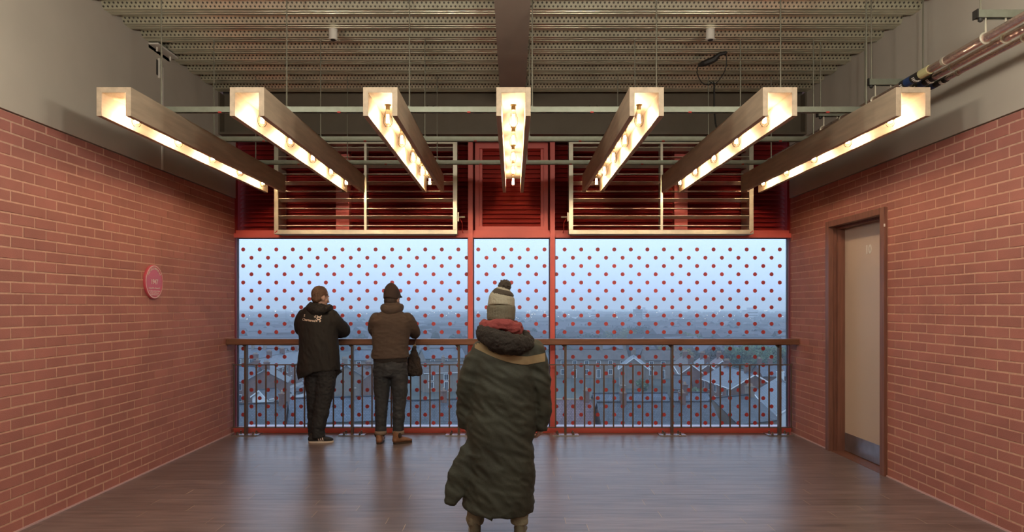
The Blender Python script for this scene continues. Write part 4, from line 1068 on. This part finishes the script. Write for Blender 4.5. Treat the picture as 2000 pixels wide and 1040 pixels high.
# street and cars at left
m_road = M('asphalt', (.16,.17,.19), .7, var=.1, scale=.5); m_pave = M('pavement', (.30,.30,.31), .8)
rd = MB()
p0, p1_ = Vector((-54,118,0)), Vector((-50.5,260,0))
u = (p1_-p0).normalized(); n = Vector((u.y,-u.x,0)); c = (p0+p1_)/2
MB().obox(c, u, n, 72, 3.2, G, G+.03).build('road', m_road, kind='structure')
MB().obox(c+n*4.2, u, n, 72, 1.0, G, G+.12).build('pavement', m_pave, kind='structure')
MB().obox(c-n*4.2, u, n, 72, 1.0, G, G+.12).build('pavement', m_pave, kind='structure')
def car(pos, ang, col, label):
    x, y = pos; z = G+.03
    t = thing('car', (x, y, z), label, 'car', 'cars parked in the street')
    R = Matrix.Translation((x,y,z)) @ Matrix.Rotation(ang, 4, 'Z')
    def tf(mb): mb.v = [tuple(R @ Vector(v)) for v in mb.v]; return mb
    pf = [(-2.1,.35),(-2.1,.8),(-1.9,.95),(-1.1,1.02),(1.0,1.0),(1.9,.88),(2.1,.7),(2.1,.35)]
    tf(MB().prism([(a, b) for a, b in pf], -.85, .85)).build('body', M('car_paint', col, .25, spec=.8), t)
    tf(MB().add([(-1.7,-.78,1.0),(1.0,-.78,1.0),(1.0,.78,1.0),(-1.7,.78,1.0),(-1.2,-.62,1.45),(.35,-.62,1.45),(.35,.62,1.45),(-1.2,.62,1.45)], [(0,3,2,1),(4,5,6,7),(0,1,5,4),(1,2,6,5),(2,3,7,6),(3,0,4,7)])).build('cabin', m_wg, t)
    tf(MB().box(-1.15,.3,-.6,.6,1.45,1.48)).build('roof', M('car_roof', col, .25), t)
    for a in (-1.3, 1.3):
        for b in (-.8, .8): tf(MB().lathe((a,b,.32), [(.32,-.1),(.32,.1)], 14, 'y')).build('wheel', m_black, t)
ang = math.atan2(u.y, u.x)
for pos, col, lb in (((154,-2.3),(.5,.5,.52),'silver car nearest on the left street'), ((163,-2.3),(.02,.02,.025),'black car second along the left street'), ((172,-2.3),(.6,.6,.62),'white car third along the left street'), ((183,2.3),(.08,.10,.16),'dark blue car on far side of street'), ((196,-2.3),(.4,.4,.42),'grey car farthest up the left street')):
    q = p0 + u*(pos[0]-118) + n*(-pos[1]); car((q.x, q.y), ang, col, lb)
# trees
m_leaf = M('green_leaves', (.085,.135,.06), .8, rnd=.35); m_leaf2 = M('olive_leaves', (.13,.13,.05), .8, rnd=.35); m_leaf3 = M('dark_leaves', (.045,.065,.055), .8, rnd=.35)
m_trunk = M('bark', (.07,.05,.04), .9)
def tree(px, py, h, r, leaf, label, n=1500, sq=1.):
    p = at(px, py, h); t = thing('tree', (p.x, p.y, G), label, 'tree')
    MB().tube((p.x,p.y,G),(p.x,p.y,G+h*.6),.25,8,.12).build('trunk', m_trunk, t)
    mb = MB(); rz = h*.40; cz = G+h-rz
    cl = [Vector((random.gauss(0,.42)*r, random.gauss(0,.42)*r, random.uniform(-.6,.75)*rz)) for _ in range(26)]
    for k in range(n):
        c = random.choice(cl); d = Vector((random.gauss(0,1),random.gauss(0,1),random.gauss(0,1))).normalized()*r*.30*random.random()**.4
        q = Vector((p.x,p.y,cz))+c+Vector((d.x,d.y,d.z*sq))
        a = Vector((random.gauss(0,1),random.gauss(0,1),random.gauss(0,1))).normalized()*.34; b = a.orthogonal().normalized()*.26
        mb.add([q-a, q+b, q+a, q-b], [(0,1,2,3)])
    mb.build('crown', leaf, t)
tree(1447,675,9.5,5.5,m_leaf,'big green tree at right, leftmost of the large pair',2600)
tree(1475,674,10,5.5,m_leaf,'big green tree right of the largest, near the end post',2600)
tree(1502,677,9,5,m_leaf,'round green tree just left of the last rail post',2200)
tree(1532,679,9,5,m_leaf,'green tree at the right end of the window',2200)
tree(1420,684,8,3.6,m_leaf3,'dark shrubby tree left of the big green trees',1400)
tree(1397,678,9,4,m_leaf3,'blue-grey tree behind the stepped houses',1500)
tree(1370,680,8.5,3.5,m_leaf3,'dark tree over the purple tiled house',1300)
tree(1345,678,8,3,m_leaf2,'olive tree right of the third rail post',1100)
tree(1300,676,8.5,4,m_leaf2,'olive tree above the shorter brown terrace',1400)
tree(1350,650,9,5,m_leaf,'bright green tree rising just above the handrail at right',1500)
tree(1250,641,10,9,m_leaf3,'dark tree group below the tall slab tower',2400)
tree(1215,646,9,8,m_leaf2,'yellowish tree left of the dark trees below the tower',1800)
tree(1140,652,9,6,m_leaf3,'dark low tree behind right of the walker, over the rail',1500)
tree(1092,654,9,5,m_leaf3,'dark tree beside the right red mullion, over the rail',1300)
tree(1036,640,10,4,m_leaf3,'slim dark tree right of the walking person',1100)
tree(888,655,9,4,m_leaf3,'small dark tree over rail left of the middle bay',1100)
tree(1256,742,3.5,1.6,m_leaf,'small bush in the yard right of the mullion',500)
tree(1360,757,4,1.5,m_leaf,'small conifer beside the white gabled cottage',500)
# towers, spire, mast
def tower(pxa, pxb, pyt, D, mat, label, top=True, name='tower_block'):
    xa, xb = (pxa-CX)*D/F, (pxb-CX)*D/F; zt = EYE-(pyt-HY)*D/F
    t = thing(name, ((xa+xb)/2, D+8, G), label, 'building')
    MB().box(xa, xb, D, D+16, G, zt).build('wall', mat, t)
    if top: MB().box(xa+(xb-xa)*.3, xb-(xb-xa)*.3, D+4, D+12, zt, zt+3).build('plant_room', mat, t)
    for k in range(1, int((zt-G)/3)): 
        MB().box(xa+.6, xb-.6, D-.15, D, G+3*k, G+3*k+1.2).build('window_band', m_wg, t)
    return t
m_con = M('tower_concrete', (.12,.12,.14), .9); m_con2 = M('pale_tower_concrete', (.50,.50,.54), .9)
tower(1241,1255,604.5,820,m_con,'dark slab tower block on the skyline right of centre')
tower(1255,1265,605.5,850,m_con2,'paler tower block joined to the dark slab tower')
tower(1153,1168,610,860,m_con2,'pale tower block on the skyline left of the slab tower')
tower(1459,1481,606.5,780,m_con2,'wide pale tower block on the skyline at far right')
tower(1085,1100,614,900,m_con,'low tower block beside the right mullion')
tower(1108,1128,620,880,m_con2,'low pale office block right of the mullion',False)
tower(1048,1070,613,900,m_con2,'tower block seen in the middle pane')
tower(1023,1034,622,800,m_con,'small block in the middle pane right of the hat',False)
tower(533,551,628,760,m_con,'low block on the skyline at left')
tower(570,578,625,760,m_con,'narrow block just left of the black jacket')
tower(700,716,627,900,m_con2,'low block on the skyline between the two men',False)
tower(870,892,622,950,m_con,'hazy block on the skyline left of the middle bay',False)
D = 760; X = (1340-CX)*D/F; t = thing('church_spire', (X, D, G), 'thin church spire on the skyline between the towers', 'spire')
MB().box(X-2.2,X+2.2,D-2.2,D+2.2,G,EYE-(628-HY)*D/F).build('church_tower', m_con, t)
MB().add([(X-2.2,D-2.2,EYE-(628-HY)*D/F),(X+2.2,D-2.2,EYE-(628-HY)*D/F),(X+2.2,D+2.2,EYE-(628-HY)*D/F),(X-2.2,D+2.2,EYE-(628-HY)*D/F),(X,D,EYE-(614-HY)*D/F)],[(0,1,4),(1,2,4),(2,3,4),(3,0,4)]).build('spire', m_con, t)
D = 700; X = (558-CX)*D/F
o = MB().tube((X,D,G),(X,D,EYE-(603-HY)*D/F),.35,6,.1).build('radio_mast', m_con); tag(o, 'thin radio mast rising above the skyline at left', 'mast')
# the far town: nobody could count it
fr_ = MB(); ft = MB(); flt = MB()
KEEP = [(o.location.x, o.location.y) for o in COL.objects if o.name.startswith(('terraced_house','tree','tower_block','church'))]
def free(X, D, r): return all(math.hypot(X-a, D-b) > r for a, b in KEEP)
for k in range(2600):
    D = 215 + 1300*random.random()**1.5; X = random.uniform(-.62,.62)*D; L = random.uniform(6,26); a = random.choice((0,0,.1,1.5,.5)); h = random.uniform(6.5,9.5); hw = random.uniform(3.5,5)
    if (D < 330 and -30 < X-(-52) < 30) or not free(X, D, 24): continue
    u_ = Vector((math.cos(a),math.sin(a),0)); n_ = Vector((-u_.y,u_.x,0)); c = Vector((X,D,0))
    P_ = [c+u_*sx_*L/2+n_*sy*hw for sx_, sy in ((-1,-1),(1,-1),(1,1),(-1,1))]
    v = [(p.x,p.y,G) for p in P_]+[(p.x,p.y,G+h*.68) for p in P_]+[((c-u_*L/2).x,(c-u_*L/2).y,G+h),((c+u_*L/2).x,(c+u_*L/2).y,G+h)]
    fr_.add(v, [(0,1,5,4),(2,3,7,6),(1,2,6,9,5),(3,0,4,8,7),(4,5,9,8),(6,7,8,9)])
fr_.mesh
o = fr_.build('distant_rooftops', M('distant_roofs', (.075,.072,.085), .8, rnd=.6), kind='stuff'); tag(o, 'hazy mass of rooftops filling the town below the skyline', 'rooftops')
for k in range(1900):
    D = 205 + 1300*random.random()**1.4; X = random.uniform(-.62,.62)*D; r = random.uniform(1.8,4); h = random.uniform(4,8.5)
    if (D < 330 and -25 < X-(-52) < 25) or not free(X, D, 15): continue
    v, f = ellipsoid((X,D,G+h*.55), (r,r,h*.45), None, 7, 5)
    v = [p + Vector((random.uniform(-.2,.2)*r, random.uniform(-.2,.2)*r, random.uniform(-.15,.15)*r)) for p in v]
    ft.add(v, f)
o = ft.build('distant_trees', M('distant_foliage', (.025,.038,.030), .9, rnd=.5), kind='stuff'); tag(o, 'dark tree canopy scattered through the distant town', 'trees')
for k in range(150):
    D = 450 + 900*random.random(); X = random.uniform(-.55,.55)*D
    if random.random() < .55: X = random.choice((random.gauss(.035,.02), random.gauss(-.30,.06), random.gauss(-.12,.05), random.gauss(.33,.04), random.gauss(.10,.05)))*D
    z = G+random.uniform(8,13); s = random.uniform(.14,.34)*D/900
    flt.box(X-s,X+s,D-s,D+s,z-s,z+s)
o = flt.build('street_lights', M('street_lamp_glow', (1,.8,.5), .5, emit=(1,.86,.68), estr=5), kind='stuff'); tag(o, 'scattered warm street lights across the distant town', 'lights')
# haze over the town
hz = MB().box(-2400, 2400, 45, 3300, G+.1, EYE+30).build('haze', bpy.data.materials.new('haze'), kind='structure')
m = hz.data.materials[0]; m.use_nodes = True; n_ = m.node_tree; n_.nodes.clear()
oo = n_.nodes.new('ShaderNodeOutputMaterial'); vs_ = n_.nodes.new('ShaderNodeVolumeScatter')
vs_.inputs['Color'].default_value = (.82,.90,1.0,1); vs_.inputs['Density'].default_value = .0009
n_.links.new(vs_.outputs[0], oo.inputs['Volume'])
